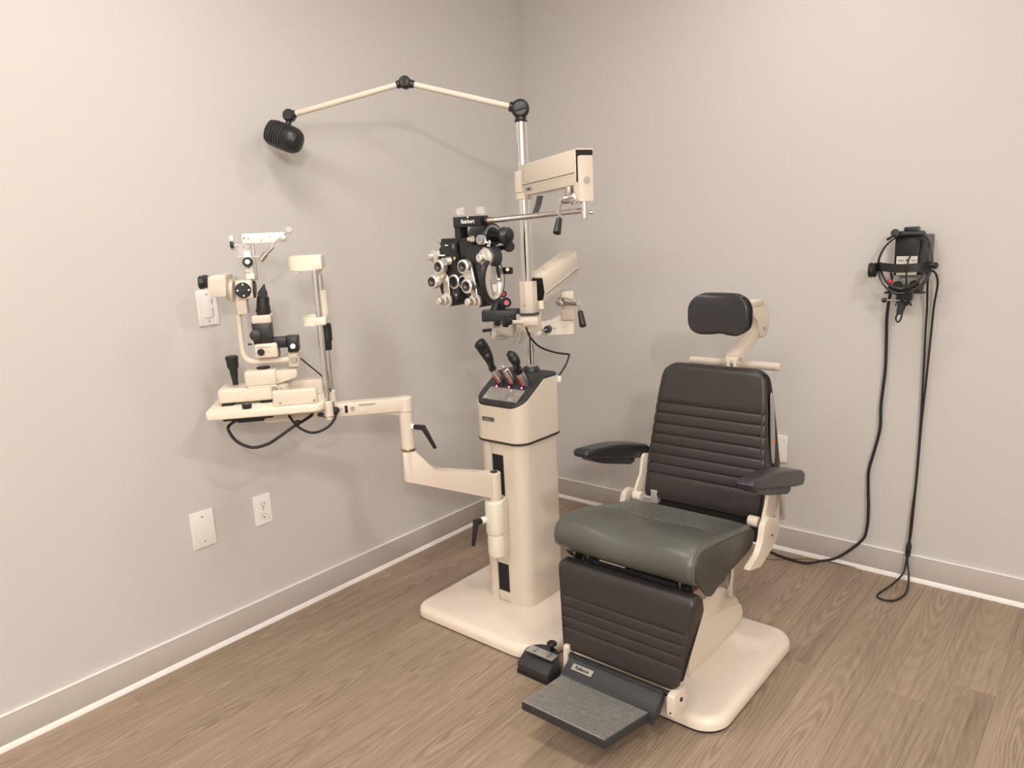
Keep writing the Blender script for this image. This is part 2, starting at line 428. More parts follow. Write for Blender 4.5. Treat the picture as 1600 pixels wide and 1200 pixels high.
# ================================================================ WALL PLATES
def plate(name, y0, y1, z0, z1, label, cat):
    t = root(name, (0, (y0 + y1) / 2, (z0 + z1) / 2), label, cat)
    part('cover_plate', G().prism([(0.0, y, z) for y, z in rrect(y0, y1, z0, z1, 0.003, 3)], (0.006, 0, 0), 0.0035, 2), M['white'], t)
    return t
def screw_at(g, x, y, z, r=0.0035): g.cyl((x, y, z), (x + 0.001, y, z), r, n=12)
t = plate('dimmer_switch', -1.7525, -1.683, 1.110, 1.226, 'white dimmer switch plate with paddle and slider, behind the slit lamp eyepieces', 'light switch')
part('paddle', G().box(0.005, 0.0105, -1.7345, -1.7045, 1.136, 1.200, 0.0015), M['white'], t)
part('slider', G().box(0.006, 0.0125, -1.7035, -1.7005, 1.166, 1.176, 0.0008), M['white'], t)
part('slider_slot', G().box(0.0055, 0.0068, -1.7040, -1.7000, 1.140, 1.196), M['lightgrey'], t)
for z in (1.212, 1.124):
    g = G(); screw_at(g, 0.0058, -1.7178, z); part('screw', g, M['lightgrey'], t)
t = plate('blank_plate', -1.8755, -1.7925, 0.373, 0.5005, 'large plain white blank wall plate with two screws, low on left wall', 'wall plate')
for z in (0.480, 0.393):
    g = G(); screw_at(g, 0.0058, -1.834, z, 0.003); part('screw', g, M['steel'], t)
t = plate('power_outlet', -1.6445, -1.5745, 0.376, 0.488, 'white duplex power outlet beside the blank plate, under the slit lamp table', 'outlet')
for zc in (0.4515, 0.4125):
    f = part('socket', G().prism([(0.0055, y, z) for y, z in rrect(-1.6262, -1.5928, zc - 0.0165, zc + 0.0165, 0.012, 4)], (0.0022, 0, 0), 0.0008, 1), M['white'], t)
    g = G(); g.box(0.0072, 0.0081, -1.6165, -1.6145, zc - 0.001, zc + 0.008); g.box(0.0072, 0.0081, -1.6045, -1.6025, zc - 0.001, zc + 0.007)
    g.cyl((0.0072, -1.6095, zc - 0.0085), (0.0081, -1.6095, zc - 0.0085), 0.0026, n=10); part('slots', g, M['ink'], f)
g = G(); screw_at(g, 0.0058, -1.6095, 0.432, 0.0028); part('screw', g, M['steel'], t)
t = root('wall_box', (1.287, -0.012, 0.44), 'small white wall box on the back wall, half hidden behind the chair backrest', 'wall plate')
part('cover_plate', G().box(1.24, 1.2965, -0.016, 0, 0.386, 0.498, 0.003), M['white'], t)
g = G(); g.cyl((1.285, -0.0158, 0.48), (1.285, -0.0168, 0.48), 0.003, n=10); part('screw', g, M['lightgrey'], t)

# ================================================================ EXAM CHAIR
XC = 1.31
ch = root('exam_chair', (XC, -0.98, 0), 'reclining eye exam chair with charcoal vinyl cushions on a cream base plate', 'chair')
bp_ = part('base_plate', G().slab(1.035, 1.588, -1.278, -0.680, 0.010, 0.046, 0.078, 0.026), M['creamb'], ch)
part('base_gasket', G().zprism(rrect(1.041, 1.582, -1.272, -0.686, 0.07, 8), 0.0, 0.011), M['rubber'], bp_)
shell = [(-1.115, 0.045), (-0.735, 0.045), (-0.722, 0.060), (-0.742, 0.105), (-0.775, 0.150), (-0.822, 0.198), (-0.880, 0.236), (-0.950, 0.265), (-1.03, 0.283), (-1.115, 0.288)]
part('pedestal_cover', G().prism([(1.190, y, z) for y, z in shell], (0.232, 0, 0), 0.006), M['cream'], ch)
sk = part('pedestal_skirt', G().prism([(1.1875, y, z) for y, z in rpoly([(-1.118, 0.046), (-0.905, 0.046), (-0.893, 0.058), (-0.80, 0.058), (-0.728, 0.075), (-0.755, 0.130), (-1.118, 0.215)], [0.01, 0.005, 0.005, 0.004, 0.02, 0.02, 0.004])], (0.237, 0, 0), 0.0015), M['cream'], ch)
part('lift_frame', G().box(1.17, 1.45, -1.19, -0.92, 0.285, 0.405, 0.01).box(1.13, 1.49, -1.23, -1.19, 0.36, 0.40, 0.006), M['charcoal'], ch)
part('link_rod', G().cyl((1.11, -1.235, 0.425), (1.50, -1.235, 0.425), 0.010, n=14), M['steel'], ch)
part('link_bracket', G().box(1.115, 1.123, -1.26, -1.19, 0.37, 0.47, 0.003).box(1.162, 1.170, -1.26, -1.19, 0.37, 0.47, 0.003), M['chrome'], ch)
part('link_bracket', G().box(1.462, 1.470, -1.26, -1.17, 0.35, 0.47, 0.003).box(1.496, 1.503, -1.25, -1.17, 0.35, 0.46, 0.003), M['steel'], ch)
part('release_plate', G().prism([(x, y, 0.422) for x, y in ((1.215, -1.268), (1.30, -1.268), (1.30, -1.21), (1.215, -1.21))], (0, 0, 0.004), 0.001), M['cream'], ch)

# leg pad
def quilt(a, b, fr, depth=0.004, bulge=0.0025, w=0.006):
    a = Vector(a); b = Vector(b); L = (b - a).length; t = (b - a) / L; nn = Vector((-t.y, t.x))
    fr = [0.0] + list(fr) + [1.0]; out = []
    for i in range(len(fr) - 1):
        f0, f1 = fr[i], fr[i + 1]; wl = w / L
        s0 = f0 + (wl if i > 0 else 0); s1 = f1 - (wl if i < len(fr) - 2 else 0)
        if i > 0: out.append((f0, -depth))
        for k in range(7):
            q = k / 6; out.append((s0 + (s1 - s0) * q, bulge * (1 - (2 * q - 1) ** 2)))
    return [tuple(a + t * (f * L) + nn * h) for f, h in out]
def corner_hw(h, zt, zb, rt, rb):
    def f(y, z):
        H = h(z)
        if rt and z > zt - rt: q = z - (zt - rt); H -= rt - math.sqrt(max(0, rt * rt - q * q))
        if rb and z < zb + rb: q = (zb + rb) - z; H -= rb - math.sqrt(max(0, rb * rb - q * q))
        return H
    return f
# front of the pad seen from the side, listed from bottom to top so the normal points to -Y
lp_front = quilt((-1.338, 0.152), (-1.306, 0.390), (0.26, 0.39, 0.52, 0.65), 0.0026, 0.0008, 0.0035)
lp_prof = lp_front + [(-1.300, 0.401), (-1.290, 0.408), (-1.277, 0.410), (-1.262, 0.405), (-1.246, 0.392), (-1.226, 0.352), (-1.228, 0.330), (-1.290, 0.158), (-1.302, 0.145), (-1.318, 0.141), (-1.331, 0.144)]
hwl = corner_hw(lambda z: 0.188 + (z - 0.14) / 0.26 * 0.034, 0.412, 0.138, 0.018, 0.03)
leg = part('leg_pad', G().sweep(lp_prof, hwl, 0.012, XC, 5), M['leather'], ch, ang=50)
def side_pipe(prof_pts, hw, xc, ins=0.004, r=0.0022):
    for sx in (-1, 1):
        yield G().tube([(xc + sx * (hw(y, z) - ins), y - 0.001, z) for y, z in prof_pts], r, 8, 2)
pp = [(-1.336 + (z - 0.152) * 0.134 - 0.0015, z) for z in (0.165, 0.20, 0.25, 0.30, 0.35, 0.385)] + [(-1.291, 0.407)]
for g in side_pipe(pp, hwl, XC, 0.009): part('piping', g, M['leather'], leg)

# foot rest
fr_ = part('footrest', G().prism([(1.158, y, z) for y, z in rpoly([(-1.352, 0.142), (-1.352, 0.134), (-1.386, 0.112), (-1.396, 0.100), (-1.406, 0.1009), (-1.406, 0.073), (-1.372, 0.078), (-1.338, 0.120), (-1.338, 0.142)], [0.002, 0.004, 0.012, 0.016, 0.001, 0.003, 0.02, 0.01, 0.002])], (0.307, 0, 0), 0.003), M['charcoal'], ch)
part('tread', G().prism([(1.160, -1.404, 0.1005), (1.160, -1.578, 0.1160), (1.428, -1.578, 0.1160), (1.452, -1.404, 0.1005)], (0, -0.0012, -0.024), 0.003), M['charcoal'], fr_)
g = G()
NR = 23
for k in range(NR):
    y = -1.404 - k * (0.170 / (NR - 1)); z = 0.1007 + (-1.396 - y) * (0.0155 / 0.180)
    g.prism([(1.163, y - 0.0019, z - 0.001), (1.163, y - 0.0013, z + 0.0030), (1.163, y + 0.0013, z + 0.0030), (1.163, y + 0.0019, z - 0.001)], (0.284 - k * 0.00100, 0, 0))
part('tread_ribs', g, M['alu'], fr_, kind='stuff')
upx = Vector((0, 0.042, 0.028)).normalized()
np_ = part('nameplate', G().obox((1.216, -1.3712, 0.1245), (1, 0, 0), upx, (0, -0.55, 0.83), 0.070, 0.019, 0.002, 0.0006, 1), M['silver'], fr_)
text('nameplate_lettering', 'Reliance', 0.0150, (1.216, -1.3722, 0.1258), (1, 0, 0), upx, M['ink'], np_, 0.92, 0.0004, bold=0.0002)
part('footrest_bracket', G().prism([(1.136, y, z) for y, z in rpoly([(-1.352, 0.165), (-1.352, 0.100), (-1.346, 0.075), (-1.325, 0.075), (-1.315, 0.10), (-1.315, 0.165)], 0.006)], (0.014, 0, 0), 0.002), M['cream'], ch)
rb_ = part('footrest_bracket', G().prism([(1.484, y, z) for y, z in rpoly([(-1.365, 0.150), (-1.365, 0.086), (-1.352, 0.076), (-1.300, 0.076), (-1.296, 0.150)], 0.008)], (0.022, 0, 0), 0.002), M['cream'], ch)
part('bolt', G().cyl((1.5055, -1.328, 0.125), (1.5085, -1.328, 0.125), 0.006, n=14), M['blackm'], rb_)
part('bolt', G().cyl((1.495, -1.3645, 0.100), (1.495, -1.3665, 0.100), 0.0025, n=10), M['blackm'], rb_)
part('hinge_rod', G().cyl((1.148, -1.338, 0.134), (1.486, -1.338, 0.134), 0.008, n=14), M['black'], ch)

# seat
seat_prof = [(-0.884, 0.462), (-0.876, 0.448), (-0.880, 0.425), (-0.905, 0.400), (-1.00, 0.400), (-1.13, 0.402), (-1.22, 0.410), (-1.285, 0.437), (-1.306, 0.453), (-1.318, 0.470), (-1.321, 0.492), (-1.314, 0.514), (-1.298, 0.531), (-1.276, 0.540), (-1.25, 0.5432), (-1.215, 0.541), (-1.15, 0.528), (-1.08, 0.513), (-1.0, 0.496), (-0.95, 0.485), (-0.91, 0.475), (-0.895, 0.470)]
def seat_def(p, u):
    f = max(0.0, min(1.0, (-p.y - 1.0) / 0.28)); hz = max(0.0, min(1.0, (p.z - 0.43) / 0.09))
    sad = -0.011 * math.exp(-(u / 0.42) ** 2) + 0.005 * math.exp(-((abs(u) - 0.62) / 0.25) ** 2)
    return Vector((p.x, p.y, p.z + sad * f * hz))
hws = lambda y, z: 0.207 + 0.040 * (-y - 0.87)
seat = part('seat', G().sweep(seat_prof, hws, 0.020, XC, 15, seat_def), M['leather2'], ch, ang=50)
def seat_top(y, u=0.0):
    T = [(-1.25, 0.5432), (-1.215, 0.541), (-1.15, 0.528), (-1.08, 0.513), (-1.0, 0.496), (-0.95, 0.485), (-0.91, 0.475), (-0.88, 0.468)]
    for (y0, z0), (y1, z1) in zip(T, T[1:]):
        if y0 <= y <= y1: return seat_def(Vector((0, y, z0 + (z1 - z0) * (y - y0) / (y1 - y0))), u).z
    return T[0][1]
# stitched grooves, caught highlight painted lighter: straight across, bending forward near both sides
for k in range(9):
    y = -1.098 + k * 0.0245; pts = []
    for q in range(-12, 13):
        x = q / 12 * 0.186; e = max(0.0, abs(x) - 0.128) / 0.058; yy = y - 0.030 * e ** 2 * (1 - k * 0.07)
        pts.append((XC + x, yy, seat_top(yy, x / 0.21) + 0.0002 - 0.0024 * max(0, e - 0.7)))
    part('stitch_highlight', G().tube(pts, 0.0013, 6, 1), M['stitchlight'], seat)
# darker side panels with a pointed front lobe
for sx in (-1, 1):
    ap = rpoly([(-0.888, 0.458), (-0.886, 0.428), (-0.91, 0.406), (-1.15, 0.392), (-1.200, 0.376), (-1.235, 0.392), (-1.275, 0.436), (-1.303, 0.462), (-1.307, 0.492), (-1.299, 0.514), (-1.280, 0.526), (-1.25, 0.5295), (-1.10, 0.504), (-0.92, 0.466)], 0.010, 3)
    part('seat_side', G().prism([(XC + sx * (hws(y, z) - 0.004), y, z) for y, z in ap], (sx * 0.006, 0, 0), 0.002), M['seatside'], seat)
    part('seam', G().tube([(XC + sx * (hws(y, z) - 0.003), y, z) for y, z in ((-1.306, 0.458), (-1.312, 0.490), (-1.304, 0.516), (-1.283, 0.529), (-1.25, 0.533), (-1.18, 0.522), (-1.08, 0.502), (-0.93, 0.470))], 0.0014, 6, 4), M['stitchlight'], seat)
part('seat_pan', G().box(1.13, 1.49, -1.22, -0.89, 0.383, 0.402, 0.006), M['black'], ch)

# backrest
bf = quilt((-0.800, 0.462), (-0.716, 0.880), (0.175, 0.255, 0.335, 0.415, 0.495, 0.58, 0.665, 0.745), 0.0034, 0.0014, 0.004)
back_prof = bf + [(-0.7145, 0.887), (-0.712, 0.8925), (-0.709, 0.897), (-0.705, 0.901), (-0.701, 0.9035), (-0.696, 0.9060), (-0.690, 0.907), (-0.683, 0.9062), (-0.677, 0.904), (-0.672, 0.900), (-0.668, 0.894), (-0.666, 0.888), (-0.665, 0.88), (-0.664, 0.87), (-0.662, 0.86), (-0.655, 0.80), (-0.646, 0.70), (-0.636, 0.60), (-0.640, 0.50), (-0.665, 0.455), (-0.70, 0.445), (-0.785, 0.447), (-0.797, 0.452)]
XB = 1.296
def hb0(z):
    if z < 0.60: return 0.206
    return 0.206 - (z - 0.60) * 0.075 - max(0, z - 0.78) * 0.05
hwb = corner_hw(hb0, 0.910, 0.444, 0.045, 0.012)
back = part('backrest', G().sweep(back_prof, hwb, 0.013, XB, 7), M['leather'], ch, ang=50)
def bfy(z): return -0.800 + (z - 0.462) * 0.201
pb = [(bfy(z) - 0.001, z) for z in (0.47, 0.55, 0.65, 0.75, 0.82, 0.86)] + [(-0.712, 0.884), (-0.700, 0.899)]
for g in side_pipe(pb, hwb, XB, 0.012, 0.0024): part('piping', g, M['leather'], back)
# oval control panel on the right flank
xs = lambda z: XB + hb0(z) - 0.0005
cp = [(-0.712 + 0.0 * z, z) for z in ()]
oval = []
for k in range(28):
    a = 2 * math.pi * k / 28; ex = 0.014 * math.copysign(abs(math.cos(a)) ** 0.8, math.cos(a)); ez = 0.112 * math.copysign(abs(math.sin(a)) ** 0.9, math.sin(a))
    z = 0.722 + ez; oval.append((xs(z), -0.695 - (z - 0.72) * -0.10 + ex, z))
pan = part('control_panel', G().prism(oval, (0.004, 0, 0), 0.001), M['silver'], back)
for k, z in enumerate((0.775, 0.758, 0.738, 0.722, 0.704)):
    part('key', G().box(xs(z) + 0.0035, xs(z) + 0.0062, -0.700, -0.688, z - 0.005, z + 0.005, 0.001), M['lightgrey'], pan)
part('key', G().cyl((xs(0.678) + 0.0035, -0.695, 0.678), (xs(0.678) + 0.0065, -0.695, 0.678), 0.0062, n=14), mat('orange_key', (0.70, 0.16, 0.07), 0.4), pan, label='orange button')
part('lumbar_cover', G().box(1.10, 1.50, -0.775, -0.66, 0.36, 0.460, 0.01), M['blackm'], ch)
part('hinge_block', G().box(1.115, 1.142, -0.80, -0.765, 0.43, 0.478, 0.003), M['lightgrey'], ch)

# push bar and headrest
part('push_bar', G().cyl((1.143, -0.560, 0.892), (1.463, -0.560, 0.892), 0.0135, n=20, b=0.003), M['cream'], ch)
part('push_bar_mount', G().box(1.27, 1.34, -0.66, -0.555, 0.85, 0.885, 0.006), M['cream'], ch)
def pl(x, y, z): return (x, y, z)
part('headrest_pivot', G().cyl((1.318, -0.640, 0.922), (1.358, -0.640, 0.922), 0.0195, n=20, b=0.002), M['cream'], ch)
part('pivot_lug', G().box(1.322, 1.332, -0.66, -0.625, 0.868, 0.922, 0.003), M['cream'], ch)
part('pivot_lug', G().box(1.344, 1.354, -0.66, -0.625, 0.868, 0.922, 0.003), M['cream'], ch)
link = part('headrest_link', G().beam((1.338, -0.648, 0.918), (1.348, -0.478, 1.012), 0.042, 0.050, 0.006, up=(0, -0.5, 1)), M['cream'], ch)
part('pivot_bolt', G().cyl((1.358, -0.638, 0.924), (1.363, -0.638, 0.924), 0.006, n=12), M['steel'], link)
hk = part('headrest_knuckle', G().prism([(1.348, y, z) for y, z in rpoly([(-0.575, 1.090), (-0.50, 1.098), (-0.440, 1.070), (-0.428, 1.035), (-0.445, 0.985), (-0.470, 0.970), (-0.512, 0.984), (-0.532, 1.035), (-0.575, 1.062)], 0.014)], (0.026, 0, 0), 0.003), M['cream'], ch)
part('pivot_bolt', G().cyl((1.374, -0.480, 1.006), (1.379, -0.480, 1.006), 0.006, n=12), M['steel'], hk)
part('headrest_slide', G().beam((1.350, -0.690, 1.094), (1.358, -0.500, 1.096), 0.044, 0.020, 0.004), M['cream'], ch)
part('headrest_slide', G().beam((1.340, -0.690, 1.066), (1.346, -0.560, 1.066), 0.030, 0.026, 0.003), M['lightgrey'], ch)
HDY, HDZ = 0.02, 0.008
hp = [(y + HDY, z + HDZ) for y, z in [(-0.745, 1.012), (-0.746, 1.03), (-0.747, 1.06), (-0.746, 1.09), (-0.742, 1.115), (-0.735, 1.130), (-0.722, 1.137), (-0.708, 1.134), (-0.700, 1.12), (-0.698, 1.09), (-0.698, 1.03), (-0.702, 1.014), (-0.712, 1.004), (-0.727, 1.002), (-0.739, 1.005)]]
def hr_def(p, u):
    low = max(0.0, min(1.0, (1.085 - p.z) / 0.07))
    return Vector((p.x, p.y - 0.010 * (u * u - 0.4), p.z + 0.0045 * low * math.exp(-((u - 0.05) / 0.30) ** 2)))
hwh = corner_hw(lambda z: 0.1025, 1.147, 1.008, 0.058, 0.050)
hd = part('headrest', G().sweep(dense(hp, 4), hwh, 0.0105, 1.319, 19, hr_def), M['leather3'], ch, ang=60)

# armrests
for sx, nm in ((-1, 'l'), (1, 'r')):
    xa = XC + sx * 0.268
    outl = [(-1.108, 0.676), (-1.098, 0.686), (-1.06, 0.683), (-0.98, 0.674), (-0.90, 0.660), (-0.84, 0.645), (-0.775, 0.628), (-0.742, 0.618), (-0.728, 0.605), (-0.732, 0.578), (-0.745, 0.570), (-0.80, 0.582), (-0.90, 0.608), (-1.00, 0.634), (-1.085, 0.656), (-1.104, 0.663)]
    g = G().sweep(outl, lambda y, z: 0.029 + 0.006 * max(0, min(1, (y + 1.1) / 0.3)), 0.011, xa, 3)
    arm = part('armrest', g, M['leather3'], ch, ang=50)
    part('armrest_plate', G().prism([(xa - 0.019, y, z) for y, z in rpoly([(-1.078, 0.658), (-0.81, 0.586), (-0.805, 0.572), (-0.835, 0.568), (-1.00, 0.616), (-1.062, 0.640)], 0.010)], (0.038, 0, 0), 0.004), M['charcoal'], arm)
    # curved cream upright from the pivot to the armrest
    xi = XC + sx * 0.221
    dy = 0.030 if sx < 0 else 0.0
    up = [(y + dy * min(1, (z - 0.44) / 0.06), z) for y, z in rpoly([(-0.880, 0.462), (-0.842, 0.530), (-0.826, 0.600), (-0.760, 0.585), (-0.750, 0.500), (-0.800, 0.455)], 0.012)]
    part('armrest_upright', G().prism([(xi, y, z) for y, z in up], (sx * 0.010, 0, 0), 0.003), M['cream'], ch)
    part('armrest_strut', G().beam((xi + sx * 0.022, -0.768, 0.580), (xi + sx * 0.022, -0.748, 0.450), 0.012, 0.018, 0.002), M['steel'], ch)
    part('pivot_barrel', G().cyl((XC + sx * 0.185, -0.872, 0.476), (XC + sx * 0.216, -0.872, 0.476), 0.0165, n=20, b=0.002), M['cream'], ch)
    br = rpoly([(-0.905, 0.488), (-0.865, 0.498), (-0.815, 0.478), (-0.785, 0.452), (-0.792, 0.415), (-0.84, 0.388), (-0.93, 0.362), (-1.02, 0.385), (-0.945, 0.405), (-0.915, 0.440)], 0.014)
    b2 = part('arm_bracket', G().prism([(XC + sx * 0.230, y, z) for y, z in br], (sx * 0.018, 0, 0), 0.003), M['cream'], ch)
    part('bolt', G().cyl((XC + sx * 0.248, -0.845, 0.432), (XC + sx * 0.2495, -0.845, 0.432), 0.0035, n=10), M['blackm'], b2)
part('recline_lever', G().cyl((1.440, -0.858, 0.330), (1.440, -0.872, 0.212), 0.0100, n=16, b=0.001), M['chrome'], ch)
part('lever_tip', G().cyl((1.440, -0.8716, 0.214), (1.440, -0.8728, 0.204), 0.0115, n=16, b=0.002), M['lightgrey'], ch)

# ================================================================ FOOT PEDAL
fp = root('foot_pedal', (0.99, -1.30, 0), 'black foot switch with a mushroom knob and printed plate, on the floor by the chair', 'pedal')
part('pedal_base', G().zprism(rrect(0.942, 1.066, -1.345, -1.240, (0.055, 0.055, 0.004, 0.004), 8), 0.0, 0.012, 0, 0.002), M['rubber'], fp)
part('pedal_body', G().zprism(rrect(0.944, 1.064, -1.343, -1.242, (0.055, 0.055, 0.004, 0.004), 8), 0.012, lambda x, y: 0.032 + min(0.030, max(0, (y + 1.343)) * 0.66), 0, 0.002, 2), M['charcoal'], fp)
pp_ = part('printed_plate', G().obox((1.004, -1.291, 0.0628), (1, 0, 0), (0, 1, 0.06), (0, -0.06, 1), 0.106, 0.034, 0.002, 0.0004, 1), M['silver'], fp)
for xq in (0.980, 1.032):
    zt = 0.0640
    part('print_mark', G().prism([(xq - 0.005, -1.283, zt), (xq + 0.005, -1.283, zt), (xq, -1.278, zt)], (0, 0, 0.0006)), M['ink'], pp_)
    part('print_mark', G().ringd((xq, -1.296, zt + 0.0001), (0, 0, 1), 0.0055, 0.0036, 0.0006, 4), M['ink'], pp_)
    part('print_mark', G().box(xq + 0.002, xq + 0.012, -1.290, -1.288, zt - 0.0003, zt + 0.0004), M['greyprint'], pp_)
part('pedal_knob', G().lathe((1.020, -1.258, 0.060), (0, 0, 1), [(0, 0), (0.007, 0), (0.0065, 0.012), (0.010, 0.018), (0.0155, 0.021), (0.0165, 0.026), (0.013, 0.030), (0, 0.031)], 20), M['black'], fp)

# ================================================================ INSTRUMENT STAND
PX, PY = 0.692, -0.898            # pole axis
st = root('instrument_stand', (PX, -0.97, 0), 'cream ophthalmic instrument stand with square column, console top and chrome pole', 'medical stand')
part('base_plate', G().slab(0.400, 0.990, -1.288, -0.72, 0.006, 0.044, (0.06, 0.06, 0.06, 0.12), 0.026), M['creamb'], st)
part('base_gasket', G().zprism(rrect(0.405, 0.985, -1.283, -0.725, (0.06, 0.06, 0.06, 0.115), 9), 0.0, 0.007), M['rubber'], st)
cab = rrect(0.578, 0.782, -1.076, -0.868, (0.02, 0.02, 0.040, 0.045), 7)
# open the front face with a full height channel
ins = [(0.638, -1.076), (0.638, -1.069), (0.694, -1.069), (0.694, -1.076)]
cabo = cab[:24] + ins + cab[24:]
part('column', G().zprism(cabo, 0.044, 0.648), M['cream'], st)
part('channel_liner', G().box(0.6385, 0.6935, -1.0705, -1.0688, 0.050, 0.645), M['blackm'], st)
part('channel_rail', G().box(0.684, 0.690, -1.074, -1.0705, 0.10, 0.60, 0.001), M['rubber'], st)
part('channel_cover', G().box(0.6405, 0.6935, -1.0755, -1.0692, 0.046, 0.082, 0.001), M['cream'], st)
part('channel_cover', G().box(0.6405, 0.6935, -1.0755, -1.0692, 0.192, 0.245, 0.001), M['cream'], st)
part('channel_cover', G().box(0.6405, 0.6935, -1.0755, -1.0692, 0.603, 0.647, 0.001), M['cream'], st)
con = rrect(0.572, 0.790, -1.088, -0.862, (0.022, 0.022, 0.046, 0.052), 8)
def slope(dz):
    return lambda x, y: dz + (0.862 if y > -0.952 else 0.862 + (y + 0.952) * 0.625)
def split_y(out, y0):
    res = []
    for i in range(len(out)):
        a, b = out[i], out[(i + 1) % len(out)]; res.append(a)
        if (a[1] - y0) * (b[1] - y0) < 0:
            t = (y0 - a[1]) / (b[1] - a[1]); res.append((a[0] + (b[0] - a[0]) * t, y0))
    return res
con2 = split_y(con, -0.952)
def sheet_prism(out, f0, f1, ys=-0.952):
    """outline split at ys so the top can fold"""
    back_ = [p for p in out if p[1] >= ys - 1e-6]; front_ = [p for p in out if p[1] <= ys + 1e-6]
    g = G()
    for s_ in (back_, front_):
        pass
    n = len(out)
    lo = [g.bm.verts.new((x, y, f0(x, y))) for x, y in out]; hi = [g.bm.verts.new((x, y, f1(x, y))) for x, y in out]
    for i in range(n): g.bm.faces.new((lo[i], lo[(i + 1) % n], hi[(i + 1) % n], hi[i]))
    k = [i for i in range(n) if abs(out[i][1] - ys) < 1e-6]
    a, b = k[0], k[-1]
    for L_, rev in ((lo, True), (hi, False)):
        f1_ = [L_[i] for i in range(a, b + 1)]; f2_ = [L_[i % n] for i in range(b, n + a + 1)]
        for f in (f1_, f2_): g.bm.faces.new(f[::-1] if rev else f)
    return g
part('console', sheet_prism(con2, lambda x, y: 0.656, slope(0)), M['cream'], st)
part('console_gasket', G().zprism(rrect(0.570, 0.792, -1.090, -0.860, (0.022, 0.022, 0.048, 0.054), 8), 0.649, 0.657, 0.002, 0.002, 2), mat('brown_rubber', (0.035, 0.022, 0.017), 0.5), st)
cov = split_y(rrect(0.574, 0.788, -1.086, -0.864, (0.022, 0.022, 0.046, 0.052), 8), -0.952)
cg = sheet_prism(cov, slope(-0.001), slope(0.012))
bmesh.ops.recalc_face_normals(cg.bm, faces=cg.bm.faces)
bmesh.ops.bevel(cg.bm, geom=[e for e in cg.bm.edges if all(abs(v.co.z - slope(0.012)(v.co.x, v.co.y)) < 1e-5 for v in e.verts) and not (abs(e.verts[0].co.y + 0.952) < 1e-5 and abs(e.verts[1].co.y + 0.952) < 1e-5)], offset=0.005, segments=3, profile=0.5, affect='EDGES', clamp_overlap=True)
cover = part('console_cover', cg, M['charcoal'], st)
# plane of the sloping panel
sdir = Vector((0, 1, 0.625)).normalized(); snor = Vector((0, -0.625, 1)).normalized()
def sp(x, y, h=0.0): return Vector((x, y, 0.874 + (y + 0.952) * 0.625)) + snor * h
cp_ = part('key_panel', G().obox(sp(0.6835, -1.047, 0.0004), (1, 0, 0), sdir, snor, 0.155, 0.060, 0.0016, 0.0005, 1), M['silver'], cover)
rk = random.Random(4)
for i in range(7):
    for j in range(3):
        x = 0.618 + i * 0.0218; y = -1.064 + j * 0.017
        if (i in (2, 3) and j == 1): continue
        part('key_mark', G().ringd(sp(x, y, 0.0013), snor, 0.0042, 0.003, 0.0004, 12) if (i + j) % 3 else G().obox(sp(x, y, 0.0013), (1, 0, 0), sdir, snor, 0.008, 0.006, 0.0005), M['print'] if (i * 2 + j) % 5 == 0 else M['greyprint'], cp_)
part('panel_band', G().tube([sp(0.640, -1.030, 0.0012), sp(0.665, -1.034, 0.0012), sp(0.685, -1.048, 0.0012), sp(0.70, -1.056, 0.0012)], 0.0030, 6, 5), M['lightgrey'], cp_)
for x in (0.632, 0.715):
    part('panel_screw', G().cyl(sp(x, -1.0795, 0), sp(x, -1.0795, 0.0012), 0.003, n=10), M['black'], cover)
wells = ((0.632, -1.000), (0.686, -0.997), (0.742, -0.995))
for x, y in wells:
    part('well_ring', G().ringd(sp(x, y, 0.001), snor, 0.0215, 0.0155, 0.005, 24, 0.001), M['black'], cover)
    part('well_floor', G().cyl(sp(x, y, 0.0003), sp(x, y, 0.0010), 0.016, n=20), M['blackm'], cover)
    part('well_lamp', G().sph(sp(x - 0.002, y - 0.0180, 0.001), 0.0033, n=12), M['led'], cover)
nm = part('nameplate', G().box(0.617, 0.673, -1.0905, -1.087, 0.7235, 0.7405, 0.0006, 1), M['silver'], st)
part('nameplate_field', G().box(0.6205, 0.6695, -1.0912, -1.0900, 0.7262, 0.7378), M['ink'], nm)
text('nameplate_lettering', 'Reliance', 0.0118, (0.645, -1.0915, 0.7322), (1, 0, 0), (0, 0, 1), M['silver'], nm, 0.95, 0.0003, bold=0.0002)
part('console_clip', G().box(0.780, 0.800, -0.872, -0.862, 0.835, 0.858, 0.003), M['white'], st)

# pole and collars
part('pole_flange', G().lathe((PX, PY, 0.872), (0, 0, 1), [(0, 0), (0.030, 0), (0.030, 0.010), (0.026, 0.016), (0.019, 0.018), (0, 0.018)], 28), M['charcoal'], st)
part('pole_lower', G().cyl((PX, PY, 0.885), (PX, PY, 1.20), 0.0172, n=28), M['chrome'], st)
part('pole_upper', G().cyl((PX, PY, 1.17), (PX, PY, 1.728), 0.0215, n=32, b=0.001), M['chrome'], st)
part('cable_seam', G().box(PX + 0.012, PX + 0.0148, PY - 0.0195, PY - 0.0150, 0.90, 1.16), M['blackm'], st)

